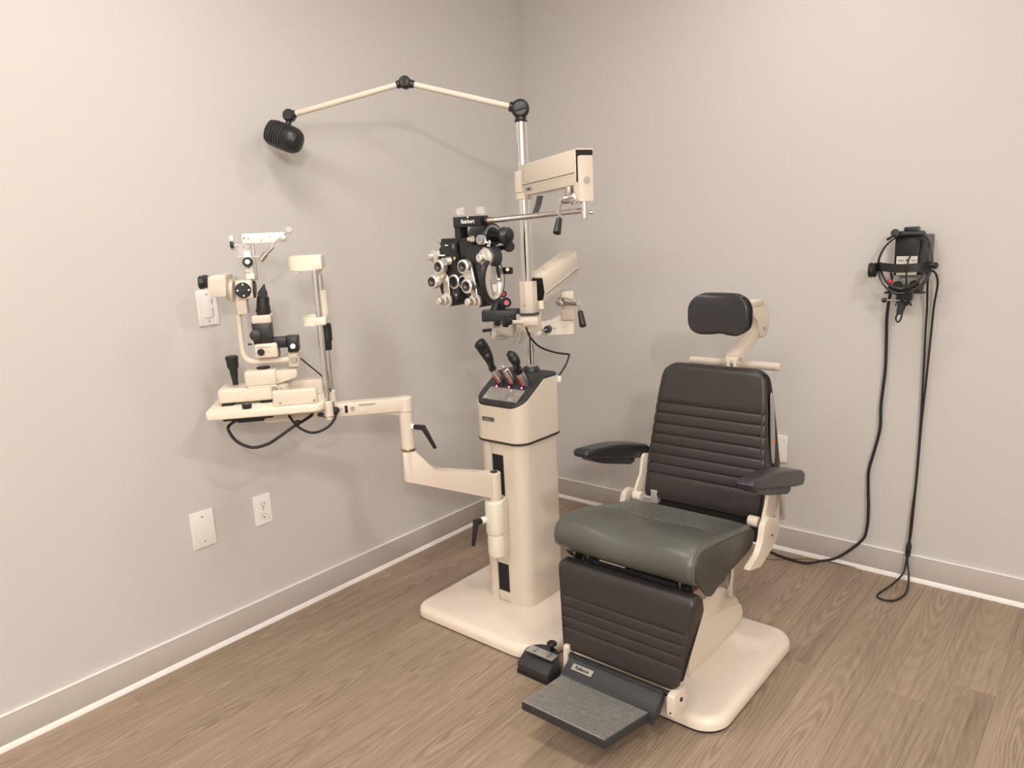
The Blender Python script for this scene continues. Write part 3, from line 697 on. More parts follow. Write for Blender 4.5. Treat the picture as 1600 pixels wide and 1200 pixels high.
AD = Vector((0.903, -0.429, 0)); AN_ = Vector((-0.429, -0.903, 0))    # upper arm: along, and towards the viewer
def A(s, w, z): return Vector((PX, PY, 0)) + AD * s + AN_ * w + Vector((0, 0, z))
part('arm_collar', G().cyl((PX, PY, 1.493), (PX, PY, 1.562), 0.0300, n=30, b=0.002), M['cream'], st)
part('arm_collar', G().cyl((PX, PY, 1.470), (PX, PY, 1.4905), 0.0290, n=30, b=0.002), M['cream'], st)
sec = [(0.0285, 1.580), (0.030, 1.5765), (0.030, 1.516), (0.022, 1.482), (-0.022, 1.482), (-0.030, 1.516), (-0.030, 1.5765), (-0.0285, 1.580)]
ua = part('balance_arm', G().prism([A(0.050, w, z) for w, z in sec], AD * 0.362 + Vector((0, 0, 0.012)), 0.0015, 2), M['cream'], st)
for dz in (0.0, -0.007):
    part('arm_groove', G().beam(A(0.054, 0.0302 - 0.002 * (dz < 0), 1.5145 + dz), A(0.408, 0.0302 - 0.002 * (dz < 0), 1.5262 + dz), 0.0006, 0.0018), mat('groove_shadow_gap', (0.10, 0.075, 0.055), 0.6) if dz == 0 else M['cream'], ua)
ml_ = part('maker_label', G().beam(A(0.071, 0.0256, 1.4990), A(0.118, 0.0256, 1.5004), 0.0010, 0.013, up=(-0.1, -0.2, 1)), M['silver'], ua)
part('label_mark', G().beam(A(0.082, 0.0264, 1.4995), A(0.100, 0.0264, 1.5000), 0.0006, 0.006), M['ink'], ml_)
part('arm_end_gap', G().prism([A(0.4115, w, z) for w, z in ((0.0265, 1.588), (0.0265, 1.500), (-0.0265, 1.500), (-0.0265, 1.588))], AD * 0.006), M['blackm'], st)
part('arm_end_lip', G().prism([A(0.4115, w, z) for w, z in ((0.0285, 1.593), (0.0285, 1.589), (-0.0285, 1.589), (-0.0285, 1.593))], AD * 0.008), M['cream'], st)
eb = [(s, z) for s, z in ((0.398, 1.570), (0.425, 1.573), (0.425, 1.444), (0.399, 1.444), (0.386, 1.488))]
ek = part('arm_end_block', G().prism([A(s, -0.0240, z) for s, z in eb], AN_ * 0.048, 0.004, 2), M['cream'], st)
part('end_button', G().cyl(A(0.4245, -0.001, 1.503), A(0.4265, -0.001, 1.503), 0.0112, n=20), M['lightgrey'], ek)
part('pivot_pin', G().cyl(A(0.408, 0, 1.394), A(0.408, 0, 1.446), 0.0132, n=24, b=0.001), M['chrome'], st)
part('pin_screw', G().cyl(A(0.414, -0.012, 1.412), A(0.419, -0.022, 1.412), 0.006, n=14, b=0.001), M['chrome'], st)
ka, kb = (1.0396, -1.0911, 1.4539), (1.0247, -1.1597, 1.4459)
kn = part('clamp_knob', G().lathe(ka, Vector(kb) - Vector(ka), [(0, 0), (0.017, 0), (0.017, 0.010), (0.0125, 0.014), (0.0115, 0.050), (0.0095, 0.056), (0, 0.057)], 22), M['chrome'], st)
part('knob_bracket', G().obox((1.0128, -1.0816, 1.4739), AD, AN_, (0, 0, 1), 0.022, 0.020, 0.032, 0.003), M['steel'], st)
part('knob_stem', G().cyl((1.0352, -1.1525, 1.4399), (1.0474, -1.1808, 1.3966), 0.0050, n=12), M['chrome'], kn)
part('knob_grip', G().cyl((1.0472, -1.1805, 1.3984), (1.0519, -1.2016, 1.3559), 0.0085, 0.0118, n=16, b=0.002), M['black'], kn)
part('hanging_strap', G().strap([(0.8221, -0.9755, 1.4746), (0.8202, -0.9849, 1.4465), (0.8151, -0.9970, 1.4187)], (0.77, 0.64, 0), 0.020, 0.003), M['rubber'], st)
RODA = A(0.408, 0, 1.4185); RODB = Vector((0.893, -1.319, 1.4005))
part('phoropter_rod', G().cyl(RODA, RODB, 0.0082, n=20), M['chrome'], st)

# lower arm, tilted up and away
RH = Vector((0.7664, 0.6424, 0)); FH = Vector((-0.6424, 0.7664, 0))
def vbox(g, a, b, d, r=0.0):
    a = Vector(a); b = Vector(b); c = (a + b) / 2 + FH * d / 2
    return g.obox(c, RH, FH, (0, 0, 1), abs((b - a).dot(RH)), d, abs(b.z - a.z), r)
lc = part('lower_collar', G().zprism([(PX + 0.033 * math.cos(R(a + 22.5)), PY + 0.033 * math.sin(R(a + 22.5))) for a in range(0, 360, 45)], 1.082, 1.192, 0.0015, 0.0015), M['cream'], st)
part('screw', G().sph((0.7439, -0.9858, 1.1190), 0.0042, n=12), M['steel'], lc)
cc = part('clamp_collar', G().zprism(rrect(PX - 0.034, PX + 0.034, PY - 0.036, PY + 0.034, 0.010, 4), 1.018, 1.078, 0.002, 0.002), M['cream'], st)
vbox(g := G(), (0.7413, -1.0061, 1.0778), (0.7901, -0.9716, 1.0517), 0.03, 0.003); part('clamp_block', g, M['cream'], cc)
part('clamp_hole', G().cyl((0.7560, -0.9766, 1.0661), Vector((0.7560, -0.9766, 1.0661)) - FH * 0.014, 0.0075, n=14), M['steel'], cc)
part('collar_lid', G().lathe((PX + 0.012, PY - 0.012, 1.078), (0, 0, 1), [(0, 0), (0.036, 0), (0.036, 0.004), (0, 0.006)], 24), M['charcoal'], st)
L0 = Vector((0.711, -0.870, 1.164)); L1 = Vector((0.655, -0.588, 1.236))
ld = (L1 - L0).normalized(); ls = ld.cross(Vector((0, 0, 1))).normalized(); lu = ls.cross(ld)
lsec = [(0.030, 0.046), (0.032, 0.043), (0.032, -0.018), (0.019, -0.052), (-0.019, -0.052), (-0.032, -0.018), (-0.032, 0.043), (-0.030, 0.046)]
la = part('balance_arm', G().prism([L0 + ls * a + lu * b for a, b in lsec], L1 - L0, 0.0015, 2), M['cream'], st)
part('arm_groove', G().beam(L0 + ls * 0.0322 - lu * 0.020 + ld * 0.004, L1 + ls * 0.0322 - lu * 0.020 - ld * 0.004, 0.0008, 0.002), mat('groove_dark', (0.10, 0.08, 0.065), 0.6), la)
part('arm_trim', G().beam(L0 + ls * 0.0322 - lu * 0.0165 + ld * 0.002, L1 + ls * 0.0322 - lu * 0.0165, 0.002, 0.003), M['white'], la)
for f in (0.25, 0.72):
    part('arm_screw', G().cyl(L0 + (L1 - L0) * f + lu * 0.0455, L0 + (L1 - L0) * f + lu * 0.047, 0.004, n=12), M['steel'], la)
part('paper_label', G().obox(L0 + ld * 0.045 + ls * 0.0285 - lu * 0.030, ld, lu + ls * 0.45, ls, 0.034, 0.016, 0.0012), M['print'], la)
part('arm_near_gap', G().prism([L0 + ls * a * 0.85 + lu * b * 0.85 - ld * 0.002 for a, b in lsec], ld * 0.012), M['blackm'], st)
part('arm_foot', G().cyl((0.7455, -0.8955, 1.1249), (0.7502, -0.8999, 1.0943), 0.010, n=16, b=0.002), M['cream'], st)
vbox(g := G(), (0.6575, -0.6589, 1.1343), (0.7089, -0.6451, 1.0253), 0.028, 0.002); part('drop_bracket', g, M['cream'], st)
# L shaped plate that carries the keratometer
lplate = [(0.4524, -0.8230, 1.0290), (0.5873, -0.7100, 1.0208), (0.6240, -0.6772, 1.0257), (0.6500, -0.6496, 1.0455), (0.6497, -0.6439, 1.0669), (0.6853, -0.6140, 1.0647), (0.6948, -0.6323, 0.9690), (0.4548, -0.8380, 0.9670)]
lp_ = part('carrier_plate', G().prism(lplate, FH * 0.005, 0.001, 1), M['cream'], st)
part('screw', G().sph((0.4702, -0.8237, 0.9955), 0.0042, n=12), M['steel'], lp_)
part('screw', G().sph((0.6395, -0.6793, 0.9947), 0.003, n=10), M['steel'], lp_)
part('navy_plug', G().cyl((0.6271, -0.7033, 0.9948), (0.6490, -0.7439, 0.9989), 0.0150, 0.0125, n=18, b=0.002), M['navy'], lp_)
part('plug_cable', G().tube([(0.6490, -0.7439, 0.9989), (0.6872, -0.8162, 1.0081), (0.7187, -0.8781, 1.0272)], 0.0035, 8), M['lightgrey'], lp_)
ka = (0.6968, -0.7024, 1.0988); kb = (0.7862, -0.7065, 1.0993)
k2 = part('clamp_knob', G().lathe(ka, Vector(kb) - Vector(ka), [(0, 0), (0.017, 0), (0.017, 0.020), (0.0135, 0.026), (0.0125, 0.066), (0.0105, 0.072), (0, 0.073)], 22), M['chrome'], st)
part('knob_seat', G().sph((0.6773, -0.6919, 1.0996), 0.0175, n=16), M['steel'], k2)
part('knob_stem', G().cyl((0.7800, -0.7142, 1.0907), (0.7973, -0.7320, 1.0700), 0.0065, n=12), M['chrome'], k2)
part('knob_grip', G().cyl((0.7962, -0.7323, 1.0723), (0.8209, -0.7523, 1.0203), 0.0095, 0.0130, n=16, b=0.002), M['black'], k2)
kk = part('clamp_screw', G().cyl((0.7494, -1.0033, 1.0626), (0.7306, -1.0445, 1.0691), 0.0068, n=16), M['cream'], st)
ck = Vector((0.7238, -1.0561, 1.0724)); kax = (Vector((0.7494, -1.0033, 1.0626)) - ck).normalized()
part('star_knob', G().lathe(ck - kax * 0.014, kax, [(0, 0), (0.015, 0), (0.021, 0.004), (0.021, 0.016), (0.012, 0.019), (0.011, 0.030), (0, 0.030)], 10), M['rubber'], kk, ang=25)
part('coiled_cable', G().tube([(0.7301, -0.9982, 1.0436), (0.7251, -1.0071, 1.0269), (0.7127, -1.0110, 1.0025), (0.7126, -1.0017, 0.9878), (0.7198, -0.9921, 1.0002), (0.7145, -0.9772, 1.0222)], 0.0036, 8), M['lightgrey'], st)
part('coiled_cable', G().tube([(0.7313, -0.9866, 1.0333), (0.7242, -0.9867, 1.0063), (0.7143, -0.9862, 0.9901), (0.7238, -0.9765, 0.9959), (0.7276, -0.9697, 1.0086)], 0.0030, 8), M['lightgrey'], st)
# black lead from the collar round to the back of the console
part('power_lead', G().tube([(0.7592, -0.9992, 1.0473), (0.7660, -0.9893, 1.0135), (0.7680, -0.9448, 0.9739), (0.7724, -0.8936, 0.9506), (0.7771, -0.8406, 0.9335), (0.7893, -0.8055, 0.9253), (0.7925, -0.8044, 0.9195), (0.7868, -0.8177, 0.8887), (0.7759, -0.8514, 0.8494)], 0.0035, 8), M['rubber'], st)

# ---------------------------------------------------------------- hand instruments in the wells
def handle(label, name, x, y, r, L, lean, kind):
    p0 = sp(x, y, 0.0012); d = (snor + Vector((lean, 0, 0))).normalized()
    t = root(name, tuple(p0), label, 'eye instrument', None)
    hb = part('handle', G().lathe(p0, d, [(0, 0), (r, 0), (r, L - 0.004), (r - 0.002, L), (0, L)], 22), M['steel'], t)
    # red marking panel along the side facing the viewer
    vd = Vector((-0.30, -1, 0)); vd = (vd - d * vd.dot(d)).normalized(); sd = d.cross(vd)
    g = G(); ring = []
    for a in (-38, -19, 0, 19, 38):
        rr_ = vd * math.cos(R(a)) + sd * math.sin(R(a)); ring.append([p0 + d * (L * f) + rr_ * (r + 0.0006) for f in (0.05, 0.62)])
    vv = [[g.bm.verts.new(p) for p in q] for q in ring]; ww = [[g.bm.verts.new(p0 + (p - p0) - vd * 0.0009) for p in q] for q in ring]
    for i in range(4): g.bm.faces.new((vv[i][0], vv[i + 1][0], vv[i + 1][1], vv[i][1])); g.bm.faces.new((ww[i][0], ww[i][1], ww[i + 1][1], ww[i + 1][0]))
    for i in range(4):
        for j in (0, 1): g.bm.faces.new((vv[i][j], vv[i + 1][j], ww[i + 1][j], ww[i][j]))
    g.bm.faces.new((vv[0][0], vv[0][1], ww[0][1], ww[0][0])); g.bm.faces.new((vv[4][0], vv[4][1], ww[4][1], ww[4][0]))
    part('red_panel', g, M['redhandle'], hb, label='dark red handle panel')
    return t, p0 + d * L, d
t, e, d = handle('slim steel handled retinoscope with the largest black paddle head, leftmost in the console wells', 'retinoscope', 0.632, -1.000, 0.0120, 0.060, -0.05, 0)
part('collar', G().lathe(e, d, [(0, 0), (0.0135, 0), (0.0135, 0.010), (0.009, 0.012), (0.009, 0.020), (0, 0.020)], 18), M['charcoal'], t)
pth = [e + d * 0.014, (0.6802, -1.1073, 0.9491), (0.6752, -1.1132, 0.9671), (0.6685, -1.1202, 0.9874), (0.6655, -1.1315, 1.0041), (0.6590, -1.1347, 1.0128)]
part('head', G().tube(pth, lambda q: 0.0105 + 0.0105 * math.sin(min(1, q * 1.5) * math.pi / 2) - (0.010 * (max(0, q - 0.82) / 0.18) ** 2), 14, 6), M['black'], t)
t, e, d = handle('steel handle without a head, in the middle console well', 'transilluminator', 0.686, -0.997, 0.0120, 0.056, -0.03, 1)
part('collar', G().lathe(e, d, [(0, 0), (0.0125, 0), (0.0125, 0.006), (0.008, 0.010), (0.008, 0.018), (0.005, 0.019), (0, 0.019)], 18), M['steel'], t)
part('contact_pin', G().sph(e + d * 0.02, 0.005, n=10), M['chrome'], t)
t, e, d = handle('thicker steel handled ophthalmoscope with a short curved black head, rightmost in the console wells', 'ophthalmoscope', 0.742, -0.995, 0.0148, 0.062, -0.04, 2)
part('collar', G().lathe(e, d, [(0, -0.008), (0.0165, -0.008), (0.0165, 0.006), (0.010, 0.010), (0.009, 0.016), (0, 0.016)], 18), M['black'], t)
pth = [e + d * 0.012, (0.7823, -1.0888, 0.9431), (0.7776, -1.0953, 0.9589), (0.7717, -1.1038, 0.9705), (0.7641, -1.1093, 0.9740)]
part('head', G().tube(pth, lambda q: 0.009 + 0.0085 * math.sin(math.pi * min(1, q * 1.05)), 14, 6), M['black'], t)

# ================================================================ OVERHEAD EXAM LAMP
J0 = Vector((PX, PY, 1.765)); J1 = Vector((0.389, -1.129, 1.869)); J2 = Vector((0.104, -1.398, 1.779)); HD = Vector((0.101, -1.421, 1.707))
lamp = root('exam_lamp', tuple(J0), 'black slotted examination lamp on a two-part cream arm, at the top of the chrome pole', 'lamp')
vdir = Vector((0.62, -0.78, 0))
def joint(c, r, w, nm):
    return part(nm, G().lathe(Vector(c) - vdir * w / 2, vdir, [(0, 0), (r * 0.85, 0), (r, w * 0.15), (r, w * 0.8), (r * 0.72, w), (0, w)], 26), M['black'], lamp)
joint(J0, 0.030, 0.045, 'base_joint')
part('base_knob', G().beam(J0 + vdir * 0.024 - RH * 0.022 - Vector((0, 0, .006)), J0 + vdir * 0.024 + RH * 0.022 + Vector((0, 0, .004)), 0.014, 0.010, 0.003), M['charcoal'], lamp)
part('pole_socket', G().lathe((PX, PY, 1.722), (0, 0, 1), [(0, 0), (0.0225, 0), (0.0225, 0.004), (0.019, 0.008), (0.018, 0.022), (0, 0.022)], 26), M['black'], lamp)
a0 = J0 + (J1 - J0) * 0.095; a1 = J0 + (J1 - J0) * 0.92
part('socket', G().cyl(J0 + (J1 - J0) * 0.04, a0, 0.019, 0.0150, n=20), M['black'], lamp)
part('arm_tube', G().cyl(a0, a1, 0.0098, n=20), M['cream'], lamp)
part('socket', G().cyl(a1, J1, 0.0125, 0.015, n=18, b=0.001), M['black'], lamp)
joint(J1, 0.0205, 0.036, 'elbow_joint')
part('elbow_knob', G().beam(J1 + vdir * 0.019 - Vector((0, 0, .015)), J1 + vdir * 0.019 + Vector((0, 0, .015)), 0.010, 0.008, 0.003, up=(1, 0, 0)), M['charcoal'], lamp)
b0 = J1 + (J2 - J1) * 0.075; b1 = J1 + (J2 - J1) * 0.945
part('socket', G().cyl(J1, b0, 0.015, 0.0125, n=18, b=0.001), M['black'], lamp)
part('arm_tube', G().cyl(b0, b1, 0.0098, n=20), M['cream'], lamp)
part('socket', G().cyl(b1, J2, 0.0125, 0.015, n=18), M['black'], lamp)
joint(J2, 0.0205, 0.034, 'head_joint')
part('head_stem', G().cyl(J2 - Vector((0, 0, 0.012)), HD + Vector((0.004, 0, 0.02)), 0.0095, n=14), M['black'], lamp)
# shade: a stubby round-ended can lying along the viewing plane, slots at its left end
hx = (RH * 0.90 - Vector((0, 0, 0.40)) - FH * 0.25).normalized()
hL, hR = Vector((0.0883, -1.4540, 1.7214)), Vector((0.1551, -1.4191, 1.6898))
ax = (hR - hL).normalized()
sh = part('lamp_shade', G().lathe(hL - ax * 0.022, ax, [(0, 0.0), (0.026, 0.0), (0.036, 0.006), (0.0415, 0.018), (0.0435, 0.045), (0.0435, 0.086), (0.041, 0.104), (0.033, 0.116), (0.012, 0.122), (0, 0.122)], 36), M['black'], lamp)
up2 = (Vector((0, 0, 1)) - ax * ax.z).normalized(); fr2 = ax.cross(up2)
if fr2.dot(FH) > 0: fr2 = -fr2
for k in range(7):
    s0 = -0.0150 + k * 0.0088
    pts = []
    for a in range(-42, 79, 15):
        rad = 0.0375 + min(1, max(0, (k + 0.6) / 3)) * 0.0062
        pts.append(hL + ax * (s0 + 0.004) + (fr2 * math.cos(R(a)) + up2 * math.sin(R(a))) * rad)
    part('vent_fin', G().strap(pts, ax, 0.0042, 0.004, 1), M['charcoal'], sh)

# ================================================================ PHOROPTER
ph = root('phoropter', (0.81, -1.31, 1.27), 'black phoropter refraction head with silver lens dials on the chrome rod', 'phoropter')
YF = -1.345
hb_ = part('hanger_block', G().box(0.783, 0.888, YF, YF + 0.040, 1.386, 1.416, 0.002).box(0.783, 0.806, YF + 0.004, YF + 0.038, 1.340, 1.392, 0.002), M['black'], ph)
text('maker_lettering', 'Reichert', 0.0160, (0.842, YF - 0.0004, 1.4015), (1, 0, 0), (0, 0, 1), M['print'], hb_, 0.95, 0.0004, bold=0.0002)
part('logo_mark', G().box(0.8405, 0.8455, YF - 0.001, YF, 1.4115, 1.4160), M['print'], hb_)
for x in (0.797, 0.876):
    part('level_knob', G().lathe((x, YF + 0.02, 1.416), (0, 0, 1), [(0, 0), (0.008, 0), (0.008, 0.004), (0.0135, 0.005), (0.0140, 0.022), (0.012, 0.025), (0, 0.025)], 14), M['clear'], ph, ang=20)
rd = (RODA - RODB).normalized()
part('ferrule', G().cyl(RODB - rd * 0.004, RODB + rd * 0.018, 0.0098, n=20, b=0.001), M['bronze'], ph)
part('rod_socket', G().cyl(RODB - rd * 0.010, RODB - rd * 0.002, 0.0112, n=18), M['black'], ph)
# slide bar under the block
part('slide_bar', G().box(0.722, 0.890, YF + 0.006, YF + 0.032, 1.343, 1.356, 0.002), M['black'], ph)
part('slide_knob', G().lathe((0.722, YF + 0.019, 1.350), (-1, 0, 0), [(0, 0), (0.006, 0), (0.006, 0.006), (0.011, 0.007), (0.011, 0.018), (0.009, 0.020), (0, 0.020)], 16), M['clear'], ph, ang=20)
part('slide_knob', G().lathe((0.846, YF - 0.004, 1.352), (1, -0.2, 0), [(0, 0), (0.0065, 0), (0.0065, 0.012), (0.0085, 0.013), (0.0085, 0.020), (0, 0.021)], 16), M['nickel'], ph)
sb = part('centre_bracket', G().prism([(x, YF + 0.002, z) for x, z in rpoly([(0.722, 1.346), (0.790, 1.346), (0.788, 1.276), (0.732, 1.276)], 0.003)], (0, 0.034, 0), 0.002), M['black'], ph)
part('scale_print', G().box(0.742, 0.755, YF + 0.0010, YF + 0.002, 1.3345, 1.3375), M['print'], sb)
for x in (0.773, 0.778):
    part('scale_print', G().box(x, x + 0.002, YF + 0.0010, YF + 0.002, 1.326, 1.340), M['greyprint'], sb)
part('corner_print', G().box(0.757, 0.760, YF + 0.0010, YF + 0.002, 1.288, 1.300).box(0.757, 0.769, YF + 0.0010, YF + 0.002, 1.287, 1.2895), M['print'], sb)
part('screw', G().cyl((0.783, YF + 0.003, 1.297), (0.783, YF - 0.006, 1.297), 0.006, n=14, b=0.001), M['bronze'], sb)
part('centre_bracket', G().prism([(x, YF + 0.004, z) for x, z in rpoly([(0.798, 1.346), (0.852, 1.346), (0.846, 1.296), (0.806, 1.296)], 0.003)], (0, 0.030, 0), 0.002), M['black'], ph)

def shell_out(x0, mir):
    o = [(-0.038, 1.335), (0.030, 1.335), (0.043, 1.300), (0.047, 1.250), (0.040, 1.205), (0.018, 1.162), (-0.006, 1.152), (-0.026, 1.160), (-0.044, 1.205), (-0.052, 1.255), (-0.050, 1.305)]
    return rpoly([(x0 + mir * x, YF + 0.004, z) for x, z in o], 0.018, 4)
def ring_lens(par, x, z, y, ro=0.0212, ri=0.0118, h=0.020, glass=True):
    f = part('lens_ring', G().ringd((x, y - h / 2, z), (0, 1, 0), ro, ri, h, 28, 0.003), M['nickel'], par)
    part('lens_bezel', G().ringd((x, y - h - 0.0006, z), (0, 1, 0), ri + 0.0025, ri - 0.001, 0.0016, 24), M['black'], f)
    part('lens', G().cyl((x, y - h * 0.55, z), (x, y - h * 0.35, z), ri, n=20), M['darklens'] if glass else M['blackm'], f)
    return f
def knob_y(par, nm, x, z, y, prof, m, d=(0, -1, 0), n=24):
    return part(nm, G().lathe((x, y, z), d, prof, n), m, par)
lsh = part('lens_battery', G().prism(shell_out(0.752, 1), (0, 0.055, 0), 0.006, 3), M['black'], ph, label='left lens battery, farther from the chair')
rsh = part('lens_battery', G().prism(shell_out(0.852, -1), (0, 0.060, 0), 0.006, 3), M['black'], ph, label='right lens battery with the clear scale window')
# turrets: three-lobed silver carrier with the rings
def capsule(p, q, r, y, h):
    a = math.atan2(q[1] - p[1], q[0] - p[0]); o = []
    for k in range(9): t = a - math.pi / 2 - math.pi * k / 8; o.append((p[0] + r * math.cos(t), y, p[1] + r * math.sin(t)))
    for k in range(9): t = a + math.pi / 2 - math.pi * k / 8; o.append((q[0] + r * math.cos(t), y, q[1] + r * math.sin(t)))
    return G().prism(o, (0, -h, 0), 0.0015, 1)
yf = YF + 0.004
tl = part('turret_plate', capsule((0.735, 1.273), (0.706, 1.230), 0.0185, yf - 0.006, 0.008), M['nickel'], lsh)
ring_lens(lsh, 0.736, 1.2745, yf - 0.012)
ring_lens(lsh, 0.705, 1.2300, yf - 0.012)
ring_lens(lsh, 0.773, 1.2290, yf, 0.0220, 0.0140, 0.008, False)
part('turret_pivot', G().lathe((0.722, yf - 0.012, 1.243), (0, -1, 0), [(0, 0), (0.013, 0), (0.013, 0.004), (0.008, 0.006), (0.006, 0.010), (0, 0.011)], 20), M['nickel'], lsh)
part('axis_arm', capsule((0.738, 1.240), (0.742, 1.176), 0.0125, yf, 0.007), M['steel'], lsh)
part('cylinder_dial', G().lathe((0.742, yf - 0.004, 1.174), (0, -1, 0), [(0, 0), (0.021, 0), (0.0215, 0.008), (0.016, 0.010), (0.015, 0.020), (0.0105, 0.022), (0.0105, 0.040), (0.009, 0.042), (0, 0.042)], 26), M['nickel'], lsh)
part('auxiliary_dial', G().lathe((0.694, yf + 0.006, 1.303), (-0.35, -1, 0), [(0, 0), (0.023, 0), (0.024, 0.007), (0.018, 0.012), (0.011, 0.015), (0.011, 0.027), (0.009, 0.029), (0, 0.029)], 26), M['nickel'], lsh)
part('sphere_knob', G().cyl((0.757, yf, 1.290), (0.742, yf - 0.022, 1.2885), 0.0110, n=18, b=0.002), M['clear'], lsh)
part('knob_collar', G().cyl((0.762, yf, 1.291), (0.754, yf - 0.012, 1.290), 0.0125, n=18, b=0.001), M['nickel'], lsh)
part('side_lever', G().box(0.712, 0.740, yf - 0.006, yf, 1.305, 1.309).box(0.712, 0.716, yf - 0.006, yf, 1.305, 1.322), M['print'], lsh)
part('index_dot', G().cyl((0.775, yf, 1.190), (0.775, yf - 0.002, 1.190), 0.0022, n=10), M['print'], lsh)
# right half
part('turret_plate', capsule((0.836, 1.273), (0.848, 1.220), 0.0185, yf - 0.006, 0.008), M['nickel'], rsh)
ring_lens(rsh, 0.836, 1.2745, yf - 0.012)
ring_lens(rsh, 0.848, 1.2190, yf - 0.014)
ring_lens(rsh, 0.814, 1.2290, yf - 0.002, 0.0210, 0.0130, 0.008, False)
part('axis_arm', capsule((0.848, 1.225), (0.855, 1.176), 0.0125, yf, 0.007), M['steel'], rsh)
part('cylinder_dial', G().lathe((0.860, yf - 0.004, 1.175), (0, -1, 0), [(0, 0), (0.021, 0), (0.0215, 0.008), (0.016, 0.010), (0.015, 0.020), (0.0105, 0.022), (0.0105, 0.040), (0.009, 0.042), (0, 0.042)], 26), M['nickel'], rsh)
part('auxiliary_dial', G().lathe((0.894, yf + 0.010, 1.2985), (-0.10, -1, 0), [(0, 0), (0.0275, 0), (0.0285, 0.008), (0.021, 0.013), (0.0125, 0.016), (0.0125, 0.029), (0.010, 0.031), (0, 0.031)], 28), M['nickel'], rsh)
part('dial_drum', G().cyl((0.895, yf + 0.048, 1.2985), (0.894, yf + 0.009, 1.2985), 0.030, n=28, b=0.002), M['charcoal'], rsh)
part('distance_knob', G().lathe((0.890, yf + 0.004, 1.348), (-0.1, -1, 0.1), [(0, 0), (0.014, 0), (0.0145, 0.012), (0.013, 0.015), (0, 0.016)], 18), M['clear'], rsh, ang=20)
part('dial_print', G().box(0.906, 0.913, yf - 0.002, yf, 1.338, 1.344).box(0.910, 0.920, yf - 0.002, yf, 1.330, 1.334).box(0.917, 0.922, yf - 0.002, yf, 1.336, 1.346), M['print'], rsh)
# clear window with the weak-sphere wheel, on the outer flank
wc = Vector((0.9095, YF + 0.028, 1.232)); wa = Vector((0.975, 0.22, 0)).normalized()
part('flank_housing', G().lathe(wc - wa * 0.030, wa, [(0, 0.014), (0.060, 0.014), (0.0665, 0.018), (0.0655, 0.028), (0.061, 0.031), (0.0565, 0.031), (0.056, 0.026), (0, 0.026)], 40), M['black'], rsh)
part('scale_wheel', G().lathe(wc - wa * 0.0038, wa, [(0, 0.0006), (0.0555, 0), (0.0555, 0.002), (0.046, 0.003), (0.045, 0.001), (0, 0.001)], 40), M['nickel'], rsh)
ws = wa.cross(Vector((0, 0, 1))).normalized()
len_o = []
for k in range(9): t = -1 + 2 * k / 8; len_o.append(wc - wa * 0.002 + Vector((0, 0, 0.044 * t)) + ws * (0.004 + 0.015 * (1 - t * t)))
for k in range(9): t = 1 - 2 * k / 8; len_o.append(wc - wa * 0.002 + Vector((0, 0, 0.044 * t)) + ws * (0.004 - 0.015 * (1 - t * t)))
part('window_plate', G().prism(len_o, wa * 0.002, 0.0005, 1), M['silver'], rsh)
part('window_leaf', G().prism([p - wa * 0.0 + wa * 0.0022 for p in (len_o[1:4] + len_o[14:17])], wa * 0.001), M['print'], rsh)
cres = []
for k in range(15):
    t = R(-74 + 148 * k / 14); cres.append(wc - wa * 0.003 - ws * 0.0545 * math.cos(t) + Vector((0, 0, 0.0545 * math.sin(t))))
for k in range(15):
    t = R(74 - 148 * k / 14); cres.append(wc - wa * 0.003 - ws * (0.036 * math.cos(t)) + Vector((0, 0, 0.0535 * math.sin(t))))
part('wheel_rim', G().prism(cres, wa * 0.005, 0.0008, 1), M['nickel'], rsh)
part('wheel_hub', G().sph(wc - ws * 0.022 + wa * 0.001, 0.006, n=12), M['nickel'], rsh)
# graduated drum with the reading scope on the right
dc = Vector((0.8708, -1.2745, 1.3604)); da = Vector((0.96, -0.28, 0)).normalized()
dr = part('rotary_drum', G().lathe(dc - da * 0.085, da, [(0, 0), (0.0320, 0), (0.0330, 0.004), (0.0345, 0.085), (0.031, 0.088), (0, 0.088)], 40), M['charcoal'], ph)
dsd = da.cross(Vector((0, 0, 1))).normalized()
g = G()
for k in range(19):
    a = R(10 + k * 10); o = dsd * math.cos(a) + Vector((0, 0, 1)) * math.sin(a); q = da.cross(o)
    g.obox(dc + da * 0.0034 + o * 0.0255, o, q, da, 0.0065, 0.0014, 0.0012)
part('graduation_marks', g, M['print'], dr, kind='stuff')
sc0 = dc + da * 0.002 + Vector((0, 0, -0.002))
kc = Vector((0.9167, -1.2764, 1.3573))
scp = part('reading_scope', G().cyl(sc0, kc + (kc - sc0).normalized() * 0.006, 0.0185, 0.0180, n=26, b=0.001), M['black'], ph)
part('scope_knob', G().lathe(kc, Vector((0.94, -0.34, -0.05)), [(0, 0), (0.0245, 0), (0.0255, 0.006), (0.0245, 0.018), (0.017, 0.024), (0.010, 0.026), (0.009, 0.034), (0.005, 0.035), (0, 0.035)], 30), M['black'], scp)
part('small_dial', G().lathe((0.8902, -1.2275, 1.3245), Vector((0.85, -0.5, 0)), [(0, 0), (0.016, 0), (0.0165, 0.004), (0.0165, 0.012), (0.014, 0.014), (0, 0.014)], 24), M['rubber'], ph)
part('yoke', G().tube([(0.8846, -1.2327, 1.3230), (0.8581, -1.2432, 1.3184), (0.8410, -1.2479, 1.3057), (0.8432, -1.2522, 1.2832), (0.8509, -1.2508, 1.2641), (0.8638, -1.2431, 1.2522)], 0.0075, 10), M['black'], ph)
part('near_rod_holder', G().beam((0.8519, -1.2526, 1.2548), (0.9190, -1.2491, 1.2546), 0.016, 0.020, 0.004), M['black'], ph)
part('holder_screw', G().cyl((0.9118, -1.2607, 1.2591), (0.9183, -1.2684, 1.2597), 0.005, n=12), M['bronze'], ph)
